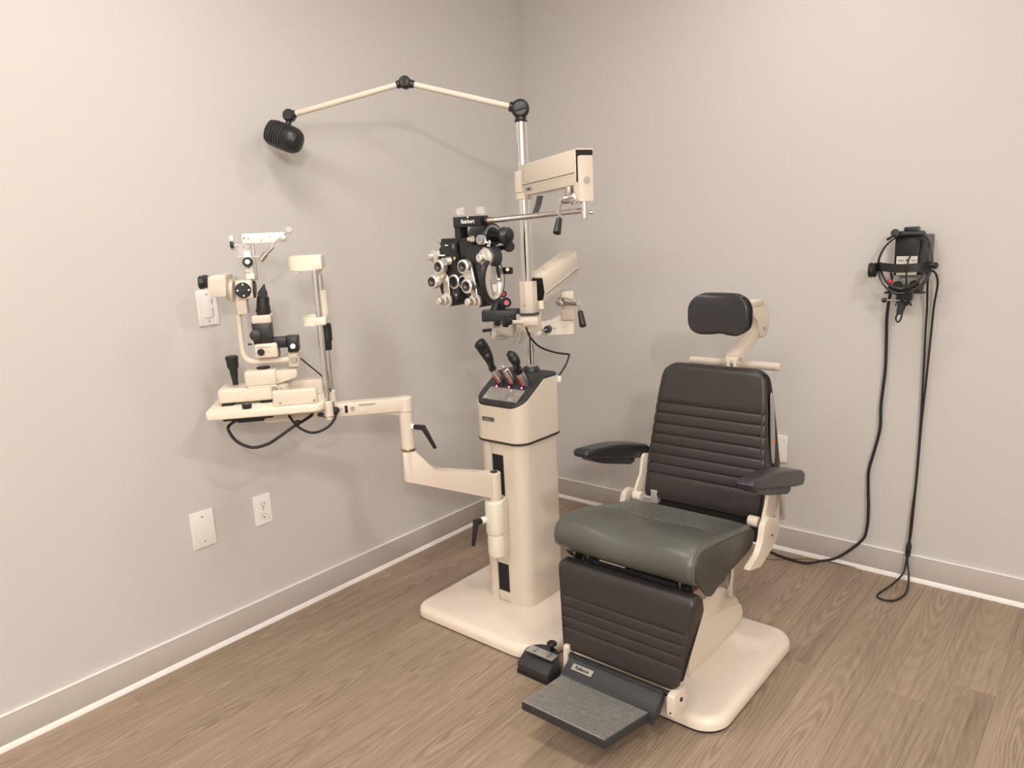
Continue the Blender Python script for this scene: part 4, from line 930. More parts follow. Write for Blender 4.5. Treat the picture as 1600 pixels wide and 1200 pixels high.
part('holder_step', G().beam((0.8587, -1.2536, 1.2302), (0.8814, -1.2477, 1.2298), 0.016, 0.018, 0.002), M['charcoal'], ph)

# ================================================================ KERATOMETER
ke = root('keratometer', (0.5066, -0.8295, 1.0322), 'small black keratometer with pink and red tipped knobs, behind the phoropter', 'eye instrument')
vbox(g := G(), (0.4755, -0.9097, 1.0814), (0.5951, -0.8190, 1.0396), 0.06, 0.006); part('base_slab', g, M['charcoal'], ke)
vbox(g := G(), (0.4912, -0.8603, 1.1146), (0.5319, -0.8377, 1.0703), 0.04, 0.008); part('body', g, M['black'], ke)
vbox(g := G(), (0.4951, -0.8632, 1.0431), (0.5156, -0.8518, 1.0210), 0.03, 0.002); part('post', g, M['black'], ke)
vbox(g := G(), (0.5208, -0.8314, 1.0788), (0.6015, -0.7740, 1.0367), 0.05, 0.006); part('chin_rail', g, M['black'], ke)
part('housing', G().tube([(0.4915, -0.8611, 1.0620), (0.4974, -0.8472, 1.0942), (0.4955, -0.8385, 1.1316), (0.4923, -0.8322, 1.1644)], lambda q: 0.022 - 0.012 * q, 14), M['black'], ke)
for (kp, r_, m_, nm_) in (((0.5302, -0.8471, 1.1391), 0.0125, 'red', 'red-tipped knob'), ((0.5415, -0.8462, 1.1073), 0.0185, 'pink', 'pink-tipped knob')):
    c0 = Vector(kp); dd_ = -FH * 0.95 + RH * 0.15
    k_ = part('knob', G().lathe(c0 + FH * 0.02, dd_, [(0, 0), (r_, 0), (r_, 0.020), (r_ * 0.8, 0.024), (0, 0.024)], 20), M['rubber'], ke)
    part('knob_cap', G().lathe(c0 + FH * 0.02, dd_, [(r_ * 0.0, 0.024), (r_ * 0.52, 0.024), (r_ * 0.48, 0.0265), (0, 0.027)], 18), M[m_], k_, label=nm_)
part('wire_guard', G().tube([(0.4813, -0.9014, 1.0449), (0.4925, -0.8978, 1.0234), (0.4934, -0.8800, 0.9874)], 0.0018, 6), M['steel'], ke)
part('lever', G().cyl((0.4795, -0.9131, 1.0080), (0.4979, -0.8834, 1.0098), 0.0060, n=12, b=0.001), M['black'], ke)
part('foot_disc', G().cyl((0.4999, -0.8370, 0.9769), Vector((0.4999, -0.8370, 0.9769)) + Vector((0, 0, -0.008)), 0.024, n=20, b=0.002), M['lightgrey'], ke)

# ================================================================ SLIT LAMP TABLE ON ITS SWING ARM
SO = Vector((0.241, -1.894, 0.88)); SU = Vector((0.641, 0.7675, 0)).normalized(); SV = Vector((-0.7675, 0.641, 0)).normalized()
def SL(p): return SO + SU * p[0] + SV * p[1] + Vector((0, 0, p[2]))     # table frame -> room
def GS(): return G(SL)
def sbox(a, b, d, r=0.0, seg=2):
    """box between two opposite corners of its near face, depth d behind it"""
    return GS().box(min(a[0], b[0]), max(a[0], b[0]), a[1], a[1] + d, min(a[2], b[2]), max(a[2], b[2]), r, seg)
tb = root('slit_lamp_table', (0.522, -1.355, 0.60), 'cream instrument table top on a jointed swing arm clamped to the stand column', 'instrument table')
part('table_top', GS().zprism(rrect(0.0, 0.345, 0.0, 0.235, (0.02, 0.012, 0.012, 0.035), 8), -0.0255, 0.0, 0.006, 0.005, 3), M['ivory'], tb)
ub = part('upper_arm', GS().box(0.150, 0.600, 0.108, 0.152, -0.0725, -0.0285, 0.004), M['cream'], tb)
part('arm_label_mark', GS().box(0.445, 0.500, 0.1072, 0.108, -0.0375, -0.0355).box(0.447, 0.497, 0.1072, 0.108, -0.0415, -0.0398), M['greyprint'], ub)
part('arm_switch', GS().box(0.401, 0.410, 0.1055, 0.108, -0.060, -0.036, 0.001), M['blackm'], ub)
part('arm_socket', GS().cyl((0.425, 0.108, -0.048), (0.425, 0.1055, -0.048), 0.0075, n=18), M['silver'], ub)
part('arm_screw', GS().cyl((0.391, 0.108, -0.047), (0.391, 0.1065, -0.047), 0.003, n=10), M['lightgrey'], ub)
part('gusset', GS().prism([(0.470, 0.124, -0.0725), (0.575, 0.124, -0.0725), (0.575, 0.124, -0.088)], (0, 0.012, 0), 0.001), M['cream'], tb)
part('table_bracket', GS().box(0.155, 0.235, 0.095, 0.165, -0.060, -0.026, 0.004).box(0.235, 0.325, 0.105, 0.155, -0.040, -0.026, 0.003), M['cream'], tb)
part('power_box', GS().box(0.035, 0.185, 0.060, 0.150, -0.045, -0.026, 0.004).box(0.075, 0.155, 0.070, 0.140, -0.055, -0.040, 0.003), M['black'], tb)
PT = SL((0.5935, 0.13, 0))
part('post_cap', G().cyl((PT.x, PT.y, 0.802), (PT.x, PT.y, 0.8525), 0.0245, n=30, b=0.004), M['cream'], tb)
part('post', G().cyl((PT.x, PT.y, 0.677), (PT.x, PT.y, 0.815), 0.0225, n=30), M['cream'], tb)
part('post_ring', G().cyl((PT.x, PT.y, 0.669), (PT.x, PT.y, 0.6775), 0.0245, n=30, b=0.001), M['bronze'], tb)
CA = Vector((0.690, -1.125, 0)); pd = (CA - Vector((PT.x, PT.y, 0))); PLN = pd.length; pd = pd.normalized(); pn = Vector((pd.y, -pd.x, 0))
def LW(s, w, z): return Vector((PT.x, PT.y, 0)) + pd * s + pn * w + Vector((0, 0, z))
la_ = rpoly([(-0.020, 0.668), (0.020, 0.668), (0.085, 0.592), (PLN + 0.0, 0.556), (PLN + 0.0, 0.465), (0.0, 0.562), (-0.020, 0.566)], [0.002, 0.002, 0.012, 0, 0, 0.01, 0.006], 4)
part('lower_arm', G().prism([LW(s, -0.0215, z) for s, z in la_], pn * 0.043, 0.005, 2), M['cream'], tb)
part('lower_hub', G().cyl((PT.x, PT.y, 0.563), (PT.x, PT.y, 0.668), 0.0225, n=30, b=0.003), M['cream'], tb)
part('lower_hub', G().cyl((CA.x, CA.y, 0.464), (CA.x, CA.y, 0.557), 0.0235, n=30, b=0.003), M['cream'], tb)
part('hub_plug', G().cyl((CA.x, CA.y, 0.5565), (CA.x, CA.y, 0.5585), 0.0135, n=22), M['black'], tb)
part('hub_pin', G().cyl((CA.x, CA.y, 0.44), (CA.x, CA.y, 0.47), 0.0190, n=24), M['cream'], tb)
# lever on the post
h0 = Vector((PT.x, PT.y, 0.752)); hd1 = (RH * 0.9 - FH * 0.45).normalized()
lv = part('lever_hub', G().cyl(h0 + hd1 * 0.020, h0 + hd1 * 0.032, 0.010, n=18, b=0.002), M['white'], tb)
part('clamp_lever', G().cyl(h0 + hd1 * 0.030, h0 + hd1 * 0.070, 0.0085, 0.0095, n=16, b=0.001).beam(h0 + hd1 * 0.062 + Vector((0, 0, 0.006)), h0 + hd1 * 0.108 + Vector((0, 0, -0.068)), 0.014, 0.017, 0.004, w1=0.011, h1=0.010), M['black'], lv)
# clamp halves round the arm pin, against the column
part('column_clamp', G().zprism(rpoly([(CA.x - 0.040, CA.y - 0.010), (CA.x - 0.018, CA.y - 0.036), (CA.x + 0.020, CA.y - 0.036), (CA.x + 0.038, CA.y - 0.010), (CA.x + 0.012, -1.070), (CA.x - 0.045, -1.070)], 0.016, 5), 0.335, 0.455, 0.004, 0.004), M['ivory'], tb)
part('column_clamp', G().zprism(rpoly([(CA.x - 0.036, CA.y - 0.008), (CA.x - 0.018, CA.y - 0.032), (CA.x + 0.020, CA.y - 0.032), (CA.x + 0.036, CA.y - 0.008), (CA.x + 0.010, -1.070), (CA.x - 0.043, -1.070)], 0.016, 5), 0.252, 0.333, 0.004, 0.003), M['ivory'], tb)
h1 = Vector((CA.x - 0.020, CA.y - 0.018, 0.388)); hd2 = (-RH * 0.75 - FH * 0.6).normalized()
lv = part('lever_hub', G().cyl(h1 + hd2 * 0.012, h1 + hd2 * 0.034, 0.0125, n=18, b=0.002), M['white'], tb)
e1 = h1 + hd2 * 0.052
part('clamp_lever', G().cyl(h1 + hd2 * 0.030, h1 + hd2 * 0.060, 0.0115, 0.013, n=16, b=0.001).beam(e1 + Vector((0, 0, 0.008)), e1 - RH * 0.016 - Vector((0, 0, 0.086)), 0.017, 0.022, 0.004, w1=0.014, h1=0.013), M['black'], lv)

# ================================================================ SLIT LAMP
sl = root('slit_lamp', tuple(SL((0.17, 0.11, 0))), 'cream and black slit lamp microscope with joystick and chin rest, on the swing arm table', 'microscope')
VC = 0.11
# carriage and rails
part('carriage', GS().box(0.026, 0.190, 0.074, 0.180, 0.008, 0.054, 0.010, 3).box(0.160, 0.238, 0.090, 0.195, 0.012, 0.060, 0.016, 4), M['cream'], sl)
part('carriage_foot', GS().box(0.034, 0.066, 0.080, 0.175, 0.0, 0.010), M['blackm'], sl)
part('carriage_foot', GS().box(0.150, 0.182, 0.080, 0.175, 0.0, 0.010), M['blackm'], sl)
rcv = part('rail_cover', GS().box(0.196, 0.328, 0.010, 0.038, 0.0, 0.0475, 0.006, 3), M['cream'], sl)
for x in (0.218, 0.318):
    part('screw', GS().cyl((x, 0.0105, 0.010), (x, 0.009, 0.010), 0.003, n=10), M['bronze'], rcv)
part('rail_cover', GS().box(0.203, 0.330, 0.190, 0.218, 0.0, 0.0475, 0.006, 3), M['cream'], sl)
rk_ = part('toothed_rail', GS().box(0.195, 0.335, 0.150, 0.180, 0.0, 0.050, 0.003), M['cream'], sl)
g = GS()
for k in range(18): g.box(0.226 + k * 0.0058, 0.2290 + k * 0.0058, 0.146, 0.151, 0.006, 0.030)
part('rail_teeth', g, M['ivory'], rk_, kind='stuff')
part('carriage_knob', GS().cyl((0.196, 0.100, 0.052), (0.196, 0.100, 0.068), 0.0075, n=16, b=0.001), M['steel'], sl)
part('carriage_screw', GS().cyl((0.200, 0.0905, 0.036), (0.200, 0.0885, 0.036), 0.006, n=14), M['bronze'], sl)
part('carriage_screw', GS().cyl((0.214, 0.0905, 0.040), (0.214, 0.0885, 0.040), 0.0025, n=10), M['bronze'], sl)
part('power_knob', GS().lathe((0.118, 0.022, 0.0), (0, 0, 1), [(0, 0), (0.013, 0), (0.013, 0.003), (0.0145, 0.004), (0.0145, 0.013), (0.012, 0.016), (0, 0.016)], 22), M['black'], sl)
# joystick
j0 = (0.0784, 0.1000, 0.0655); j1 = (0.0764, 0.1000, 0.1444)
part('joystick', GS().lathe(j0, Vector(j1) - Vector(j0), [(0, -0.004), (0.0085, -0.004), (0.0085, 0.008), (0.0115, 0.030), (0.0125, 0.044), (0.0170, 0.052), (0.0180, 0.072), (0.0195, 0.076), (0.0190, 0.084), (0.016, 0.087), (0, 0.087)], 22), M['rubber'], sl)
# turret block with its overhang
part('column_block', GS().box(0.112, 0.2055, 0.070, 0.150, 0.056, 0.104, 0.006, 3), M['cream'], sl)
part('column_seal', GS().box(0.118, 0.2035, 0.074, 0.146, 0.050, 0.058, 0.001), M['ivory'], sl)
part('column_overhang', GS().prism([(x, 0.080, z) for x, z in rpoly([(0.200, 0.0985), (0.268, 0.0985), (0.268, 0.076), (0.245, 0.068), (0.200, 0.056)], 0.006)], (0, 0.06, 0), 0.004), M['cream'], sl)
# microscope arm: one bent tube
part('microscope_arm', GS().tube([(0.1113, 0.1100, 0.2796), (0.1102, 0.1100, 0.2303), (0.1092, 0.1100, 0.1804), (0.1109, 0.1100, 0.1542), (0.1210, 0.1100, 0.1343), (0.1451, 0.1100, 0.1273), (0.1933, 0.1100, 0.1277), (0.2457, 0.1100, 0.1277)], lambda q: 0.0080 + 0.0028 * min(1, max(0, (q - 0.35) / 0.3)), 16, 5), M['cream'], sl)
part('arm_pad', GS().cyl((0.165, 0.11, 0.104), (0.165, 0.11, 0.110), 0.020, n=20), M['rubber'], sl)
hp_ = part('hinge_post', GS().cyl((0.2589, 0.1100, 0.1042), (0.2618, 0.1100, 0.1509), 0.0185, n=24, b=0.003), M['cream'], sl)
part('hinge_knob', GS().lathe((0.2610, 0.0930, 0.1273), (0, -1, 0), [(0, 0), (0.010, 0), (0.010, 0.010), (0.008, 0.012), (0, 0.012)], 16), M['steel'], hp_)
# microscope body
ms = part('microscope_stem', sbox((0.1119, 0.0850, 0.3288), (0.1415, 0.0850, 0.2783), 0.05, 0.003), M['cream'], sl)
bx = part('magnification_housing', sbox((0.1170, 0.0700, 0.3813), (0.1649, 0.0700, 0.3248), 0.08, 0.006, 3), M['cream'], sl)
dk = part('magnification_dial', GS().lathe((0.1394, 0.0700, 0.3523), (0, -1, 0), [(0, -0.004), (0.0232, -0.004), (0.0232, 0.006), (0.020, 0.010), (0, 0.010)], 32), M['black'], bx)
g = GS(); c = (0.1411, 0.0600, 0.3529)
for a, w in ((90, 0.0022), (270, 0.0022), (0, 0.0026), (180, 0.0026)):
    x = c[0] + 0.0165 * math.cos(R(a)); z = c[2] + 0.0165 * math.sin(R(a)); g.box(x - w, x + w, 0.0590, 0.0602, z - w, z + w)
part('dial_marks', g, M['print'], dk)
part('dial_bar', GS().box(c[0] - 0.014, c[0] + 0.014, 0.0585, 0.0602, c[2] - 0.001, c[2] + 0.001), M['charcoal'], dk)
part('objective', GS().cyl((0.1609, 0.1100, 0.3510), (0.1693, 0.1100, 0.3505), 0.026, n=26, b=0.002), M['black'], bx)
part('lens_ring', GS().cyl((0.0844, 0.1100, 0.3537), (0.0955, 0.1100, 0.3530), 0.0325, n=30, b=0.002).cyl((0.0954, 0.1100, 0.3520), (0.1065, 0.1100, 0.3514), 0.0345, n=30, b=0.003), M['cream'], bx)
bq = [(0.0453, 0.0800, 0.4000), (0.0985, 0.0800, 0.4027), (0.0923, 0.0800, 0.3352), (0.0494, 0.0800, 0.3369), (0.0408, 0.0800, 0.3566)]
bo = rpoly([(q[0], q[2]) for q in bq], [0.007, 0.006, 0.006, 0.012, 0.008], 5)
g = GS(); bcx = sum(p[0] for p in bo) / len(bo); bcz = sum(p[1] for p in bo) / len(bo); rings_ = []
for k in range(13):
    t = math.pi * k / 12; vv_ = 0.11 - 0.056 * math.copysign(abs(math.cos(t)) ** 0.6, math.cos(t)); f = 1 - 0.16 * (1 - math.sin(t)) ** 3
    rings_.append([g.bm.verts.new((bcx + (x - bcx) * f, vv_, bcz + (z - bcz) * f)) for x, z in bo])
nb = len(bo)
for A_, B_ in zip(rings_, rings_[1:]):
    for k in range(nb): g.bm.faces.new((A_[k], A_[(k + 1) % nb], B_[(k + 1) % nb], B_[k]))
g.bm.faces.new(rings_[0][::-1]); g.bm.faces.new(rings_[-1])
bd = part('binocular_body', g, M['cream'], sl)
for v in (0.080, 0.130):
    part('eyepiece', GS().lathe((0.0785 if False else (0.0417, 0.0900, 0.3807)[0] + 0.004, v, (0.0417, 0.0900, 0.3807)[2]), (-1, 0, 0.04), [(0, 0), (0.0175, 0), (0.0175, 0.010), (0.0165, 0.012), (0.0165, 0.014), (0.0190, 0.016), (0.0200, 0.028), (0.0175, 0.031), (0.013, 0.031), (0.012, 0.026), (0, 0.026)], 26), M['black'], bd)
part('pin', GS().cyl((0.1093, 0.0900, 0.3767), (0.1118, 0.0900, 0.3976), 0.003, n=10), M['steel'], bx)
part('pin', GS().cyl((0.1188, 0.1000, 0.3774), (0.1203, 0.1000, 0.3908), 0.004, n=10), M['steel'], bx)
# tonometer on its mounting plate
mp_ = part('tonometer_mount', sbox((0.1595, 0.1000, 0.5050), (0.1713, 0.1000, 0.3802), 0.006, 0.001), M['white'], sl)
part('mount_edge', sbox((0.1800, 0.0990, 0.4889), (0.1731, 0.0990, 0.3782), 0.012, 0.001), M['silver'], mp_)
part('mount_slide', sbox((0.1489, 0.0920, 0.4660), (0.1678, 0.0920, 0.3962), 0.010, 0.001), M['white'], mp_)
part('mount_foot', sbox((0.1491, 0.0880, 0.3975), (0.1734, 0.0880, 0.3827), 0.030, 0.001), M['ivory'], mp_)
tk = part('tonometer_knob', GS().lathe((0.1591, 0.0920, 0.4340), (0, -1, 0), [(0, 0), (0.0145, 0), (0.0145, 0.012), (0.012, 0.015), (0, 0.015)], 26), M['black'], sl)
part('knob_face', GS().cyl((0.1598, 0.0770, 0.4355), (0.1600, 0.0755, 0.4355), 0.0072, n=18), M['print'], tk)
g = GS()
for px, py in ((0, 0),):
    for q in ((0.1525, 0.0915, 0.4163), (0.1598, 0.0915, 0.4149), (0.1510, 0.0915, 0.4030), (0.1584, 0.0915, 0.4026), (0.1511, 0.0985, 0.4780), (0.1695, 0.0985, 0.4771)):
        g.cyl(q, (q[0], q[1] - 0.0012, q[2]), 0.0019, n=8)
part('mount_screws', g, M['greyprint'], mp_)
tp = part('tonometer_plate', sbox((0.1491, 0.0940, 0.5178), (0.2738, 0.0940, 0.4881), 0.008, 0.001), M['white'], sl)
part('plate_screws', GS().cyl((0.1549, 0.0942, 0.5053), (0.1552, 0.0928, 0.5053), 0.0028, n=10).cyl((0.1675, 0.0942, 0.5028), (0.1678, 0.0928, 0.5028), 0.002, n=8).cyl((0.2038, 0.0942, 0.4963), (0.2040, 0.0928, 0.4963), 0.002, n=8).cyl((0.2298, 0.0942, 0.5045), (0.2300, 0.0928, 0.5045), 0.002, n=8), M['greyprint'], tp)
part('clear_shield', sbox((0.1341, 0.0975, 0.4893), (0.1739, 0.0975, 0.4493), 0.002, 0.0004, 1), M['clear'], sl)
part('prism_holder', sbox((0.1119, 0.0900, 0.5149), (0.1252, 0.0900, 0.4804), 0.014, 0.002), M['frost'], sl)
part('prism_clip', sbox((0.1139, 0.0880, 0.4979), (0.1243, 0.0880, 0.4777), 0.014, 0.001), M['black'], sl)
part('clip_arm', GS().cyl((0.1135, 0.0940, 0.4810), (0.1359, 0.0960, 0.4864), 0.003, n=10).cyl((0.1147, 0.0940, 0.4752), (0.1293, 0.0940, 0.4745), 0.0022, n=8), M['steel'], sl)
rodp = part('balance_rod', GS().cyl((0.2327, 0.0860, 0.4789), (0.2836, 0.0860, 0.5199), 0.0024, n=10), M['steel'], sl)
part('balance_weight', GS().cyl((0.1964, 0.0860, 0.4361), (0.2154, 0.0860, 0.4570), 0.0085, n=18, b=0.001).cyl((0.2134, 0.0860, 0.4552), (0.2380, 0.0860, 0.4767), 0.0058, n=16, b=0.001), M['steel'], rodp)
part('balance_disc', GS().lathe((0.2876, 0.0860, 0.5226), (0.1, -1, 0.35), [(0, -0.004), (0.0098, -0.004), (0.0098, 0.003), (0, 0.003)], 18), M['silver'], rodp)
part('rod_bracket', sbox((0.2604, 0.0840, 0.5097), (0.2788, 0.0840, 0.4899), 0.012, 0.002), M['chrome'], sl)
part('stop_wire', GS().cyl((0.1303, 0.0940, 0.4517), (0.2067, 0.0880, 0.4478), 0.0011, n=6), M['white'], sl)
# illumination tower
def tower(name, p0, p1, r0, r1, m, b=0.001): return part(name, GS().cyl(p1, p0, r1, r0, n=26, b=b), m, sl)
part('mirror_prism', GS().prism([(x, 0.099, z) for x, z in [(0.1712, 0.1000, 0.3121)[::2], (0.2012, 0.1000, 0.3102)[::2], (0.2011, 0.1000, 0.3434)[::2], (0.1964, 0.1000, 0.3437)[::2], (0.1959, 0.1000, 0.3652)[::2], (0.1754, 0.1000, 0.3411)[::2]]], (0, 0.022, 0), 0.0015, 1), M['rubber'], sl)
tower('tower_ring', (0.1883, 0.1100, 0.3258), (0.1852, 0.1100, 0.2985), 0.0180, 0.0195, M['black'])
tower('tower_ring', (0.1864, 0.1100, 0.3004), (0.1849, 0.1100, 0.2867), 0.0200, 0.0205, M['rubber'])
tower('tower_ring', (0.1851, 0.1100, 0.2886), (0.1838, 0.1100, 0.2768), 0.0225, 0.0225, M['black'], 0.002)
tower('tower_ring', (0.1840, 0.1100, 0.2788), (0.1827, 0.1100, 0.2670), 0.0195, 0.0195, M['rubber'])
part('tower_collar', sbox((0.1512, 0.0780, 0.2725), (0.2085, 0.0780, 0.2471), 0.064, 0.005, 3), M['cream'], sl)
tw = part('tower_body', sbox((0.1495, 0.0800, 0.2519), (0.2045, 0.0800, 0.1778), 0.060, 0.003), M['black'], sl)
part('filter_knob', GS().lathe((0.1583, 0.0800, 0.2129), (0, -1, 0), [(0, 0), (0.017, 0), (0.017, 0.008), (0.014, 0.010), (0, 0.010)], 24), M['charcoal'], tw)
part('filter_pin', GS().cyl((0.1415, 0.1000, 0.1835), (0.1312, 0.1000, 0.1843), 0.0022, n=8).sph((0.1321, 0.1000, 0.1842), 0.0035, n=10), M['black'], tw)
lb = part('lamp_housing', sbox((0.1502, 0.0760, 0.1864), (0.2182, 0.0760, 0.1404), 0.068, 0.006, 3), M['cream'], sl)
part('slit_knob', GS().lathe((0.1691, 0.0760, 0.1611), (0, -1, 0), [(0, 0), (0.0105, 0), (0.0105, 0.008), (0.008, 0.010), (0, 0.010)], 18), M['black'], lb)
part('housing_print', GS().box(*[(0.1594, 0.0760, 0.1758)[0], (0.1988, 0.0760, 0.1728)[0]], 0.0754, 0.0765, (0.1593, 0.0760, 0.1746)[2], (0.1594, 0.0760, 0.1762)[2]).cyl((0.1916, 0.0765, 0.1594), (0.1917, 0.0754, 0.1595), 0.002, n=8), M['greyprint'], lb)
ta = part('tilt_arm', sbox((0.2023, 0.0860, 0.1990), (0.2467, 0.0860, 0.1678), 0.048, 0.002), M['black'], sl)
tj = part('tilt_joint', sbox((0.2482, 0.0780, 0.2008), (0.2807, 0.0780, 0.1534), 0.060, 0.003), M['black'], sl)
part('joint_cap', GS().cyl((0.2625, 0.1080, 0.1937), (0.2632, 0.1080, 0.2007), 0.021, n=22, b=0.002), M['rubber'], tj)
part('joint_bolt', GS().cyl((0.2642, 0.0785, 0.1716), (0.2646, 0.0755, 0.1720), 0.0085, n=18, b=0.001), M['steel'], tj)
part('joint_clip', GS().tube([(0.2212, 0.0900, 0.1671), (0.2224, 0.0900, 0.1509), (0.2185, 0.0900, 0.1411)], 0.0016, 6), M['black'], sl)
# patient head support
n0, n1 = (0.3512, 0.0600, -0.0129), (0.3510, 0.0600, 0.4029)
f0, f1 = (0.3615, 0.1650, 0.0013), (0.3656, 0.1650, 0.4032)
xr = 0.3535
part('support_rod', GS().cyl((xr, 0.060, -0.020), (xr, 0.060, 0.410), 0.0092, n=20), M['chrome'], sl)
part('support_rod', GS().cyl((xr + 0.006, 0.165, -0.010), (xr + 0.006, 0.165, 0.405), 0.0082, n=20), M['chrome'], sl)
part('rod_socket', GS().cyl((xr, 0.060, -0.056), (xr, 0.060, -0.006), 0.0150, n=24, b=0.003).cyl((xr, 0.06, -0.064), (xr, 0.06, -0.054), 0.011, n=20), M['cream'], sl)
part('rod_socket', GS().cyl((xr + 0.006, 0.165, -0.046), (xr + 0.006, 0.165, 0.008), 0.0140, n=24, b=0.003), M['cream'], sl)
part('socket_bridge', GS().box(0.333, 0.368, 0.060, 0.165, -0.046, -0.028, 0.003), M['cream'], sl)
# forehead band: a D loop
fbp = [(xr + 0.010, 0.185, 0.423), (xr - 0.010, 0.185, 0.423), (xr - 0.055, 0.172, 0.423), (xr - 0.073, 0.150, 0.423), (xr - 0.076, 0.112, 0.423), (xr - 0.073, 0.074, 0.423), (xr - 0.055, 0.052, 0.423), (xr - 0.010, 0.040, 0.423), (xr + 0.010, 0.040, 0.423)]
fb = part('forehead_band', GS().strap(fbp, (0, 0, 1), 0.043, 0.004, 5), M['ivory'], sl)
part('band_bracket', GS().box(xr - 0.004, xr + 0.024, 0.036, 0.190, 0.403, 0.445, 0.003), M['ivory'], fb)
part('band_pad', GS().strap([(x + 0.006, v, z - 0.02) for x, v, z in fbp[2:7]], (0, 0, 1), 0.022, 0.003, 5), M['white'], fb)
part('rod_collar', GS().cyl((xr + 0.006, 0.165, 0.380), (xr + 0.006, 0.165, 0.400), 0.0115, n=20), M['ivory'], sl)
# chin rest
part('chin_sleeve', GS().cyl((xr + 0.010, 0.165, 0.245), (xr + 0.010, 0.165, 0.332), 0.0120, n=22, b=0.002), M['ivory'], sl)
part('chin_carrier', GS().box(xr - 0.012, xr + 0.020, 0.045, 0.180, 0.234, 0.258, 0.004), M['ivory'], sl)
cr0 = [(xr - 0.010, 0.060, 0.245), (xr - 0.035, 0.066, 0.245), (xr - 0.050, 0.085, 0.245), (xr - 0.054, 0.112, 0.245), (xr - 0.050, 0.140, 0.245), (xr - 0.035, 0.158, 0.245), (xr - 0.010, 0.164, 0.245)]
part('chin_cup', GS().strap(cr0, (0, 0, 1), 0.026, 0.004, 5), M['ivory'], sl)
part('chin_floor', GS().box(xr - 0.048, xr, 0.070, 0.155, 0.233, 0.238, 0.002), M['ivory'], sl)
part('height_grip', GS().lathe((xr + 0.008, 0.165, 0.140), (0, 0, 1), [(0, 0), (0.0135, 0), (0.0150, 0.028), (0.0185, 0.032), (0.0185, 0.080), (0.016, 0.086), (0, 0.086)], 22), M['rubber'], sl)
# leads
part('lamp_lead', GS().tube([(0.2797, 0.1200, 0.1255), (0.3001, 0.1300, 0.1016), (0.3190, 0.1400, 0.0796), (0.3367, 0.1450, 0.0584), (0.3499, 0.1500, 0.0310), (0.3596, 0.1500, 0.0046)], 0.0026, 8), M['rubber'], sl)
cabl = root('power_cable', tuple(SL((0.2, 0.10, -0.05))), 'black power cable looping below the slit lamp table', 'cable')
part('cable_run', GS().tube([(0.075, 0.075, -0.045), (0.052, 0.065, -0.058), (0.0506, 0.0500, -0.0692), (0.0673, 0.0500, -0.1035), (0.0970, 0.0500, -0.1249), (0.1249, 0.0500, -0.1318), (0.1642, 0.0500, -0.1233), (0.2052, 0.0500, -0.1003), (0.2411, 0.0600, -0.0794), (0.2645, 0.0700, -0.0696), (0.2909, 0.0950, -0.0594), (0.3014, 0.1200, -0.0537)], 0.0048, 10), M['rubber'], cabl)
part('cable_run', GS().tube([(0.2170, 0.1200, -0.0419), (0.2308, 0.0900, -0.0548), (0.2497, 0.0600, -0.0720), (0.2684, 0.0500, -0.0877), (0.2944, 0.0500, -0.1006), (0.3220, 0.0500, -0.0990), (0.3504, 0.0550, -0.0863), (0.3676, 0.0600, -0.0683), (0.3739, 0.0750, -0.0558), (0.376, 0.10, -0.055)], 0.0042, 10), M['rubber'], cabl)
part('cable_plug', GS().cyl((0.3766, 0.0850, -0.0438), (0.372, 0.108, -0.047), 0.010, n=16, b=0.002).sph((0.3728, 0.0800, -0.0444), 0.011, n=14), M['rubber'], cabl)
part('cable_tie', GS().sph((0.2567, 0.0550, -0.0651), 0.009, 1.2, 1, 0.9, 12), M['rubber'], cabl)
part('cable_tie', GS().sph((0.3286, 0.0550, -0.0469), 0.0085, 1.2, 1, 0.8, 12), M['rubber'], cabl)
part('thin_lead', GS().tube([(0.3321, 0.0550, -0.0514), (0.3453, 0.0550, -0.0567), (0.3592, 0.0600, -0.0530), (0.3680, 0.0700, -0.0374), (0.3688, 0.0850, -0.0201), (0.3592, 0.0900, -0.0141), (0.3543, 0.0850, -0.0271), (0.3631, 0.0800, -0.0414)], 0.0018, 6), M['rubber'], cabl)

# ================================================================ HEADSET ON THE BACK WALL
hs = root('ophthalmoscope_headset', (1.69, -0.09, 1.16), 'black head-worn ophthalmoscope hanging from its wall charger', 'headset')
wcg = root('wall_charger', (1.70, -0.03, 1.24), 'black wall charger box with a cream label, behind the hanging headset', 'charger')
a, b = (1.6704, -0.0750, 1.3026), (1.7479, -0.0750, 1.1514)
c2 = (1.7676, -0.0400, 1.2919)
part('charger_body', G().box(a[0], b[0], -0.075, -0.002, b[2], a[2], 0.004), M['black'], wcg)
part('charger_side', G().box(b[0] - 0.004, b[0] + 0.030, -0.060, -0.002, b[2] + 0.004, a[2] - 0.012, 0.005), M['greyside'], wcg)
part('charger_tab', G().box(a[0] + 0.022, b[0] - 0.014, -0.060, -0.010, a[2] - 0.004, a[2] + 0.014, 0.003), M['black'], wcg)
la2, lb2 = (1.6781, -0.0755, 1.2184), (1.7437, -0.0755, 1.1917)
lab = part('charger_label', G().box(la2[0], lb2[0], -0.0762, -0.0748, lb2[2], la2[2]), M['label'], wcg)
zc = (la2[2] + lb2[2]) / 2
part('label_mark', G().box(la2[0] + 0.005, la2[0] + 0.022, -0.0768, -0.0760, zc - 0.003, zc + 0.001).box(lb2[0] - 0.018, lb2[0] - 0.012, -0.0768, -0.0760, zc - 0.003, zc + 0.001).box(lb2[0] - 0.010, lb2[0] - 0.005, -0.0768, -0.0760, zc - 0.003, zc + 0.001), M['greyprint'], lab)
part('label_lamp', G().cyl((la2[0] + 0.034, -0.0758, zc), (la2[0] + 0.034, -0.0772, zc), 0.0038, n=14), mat('dark_green_lamp', (0.02, 0.10, 0.04), 0.3), lab)
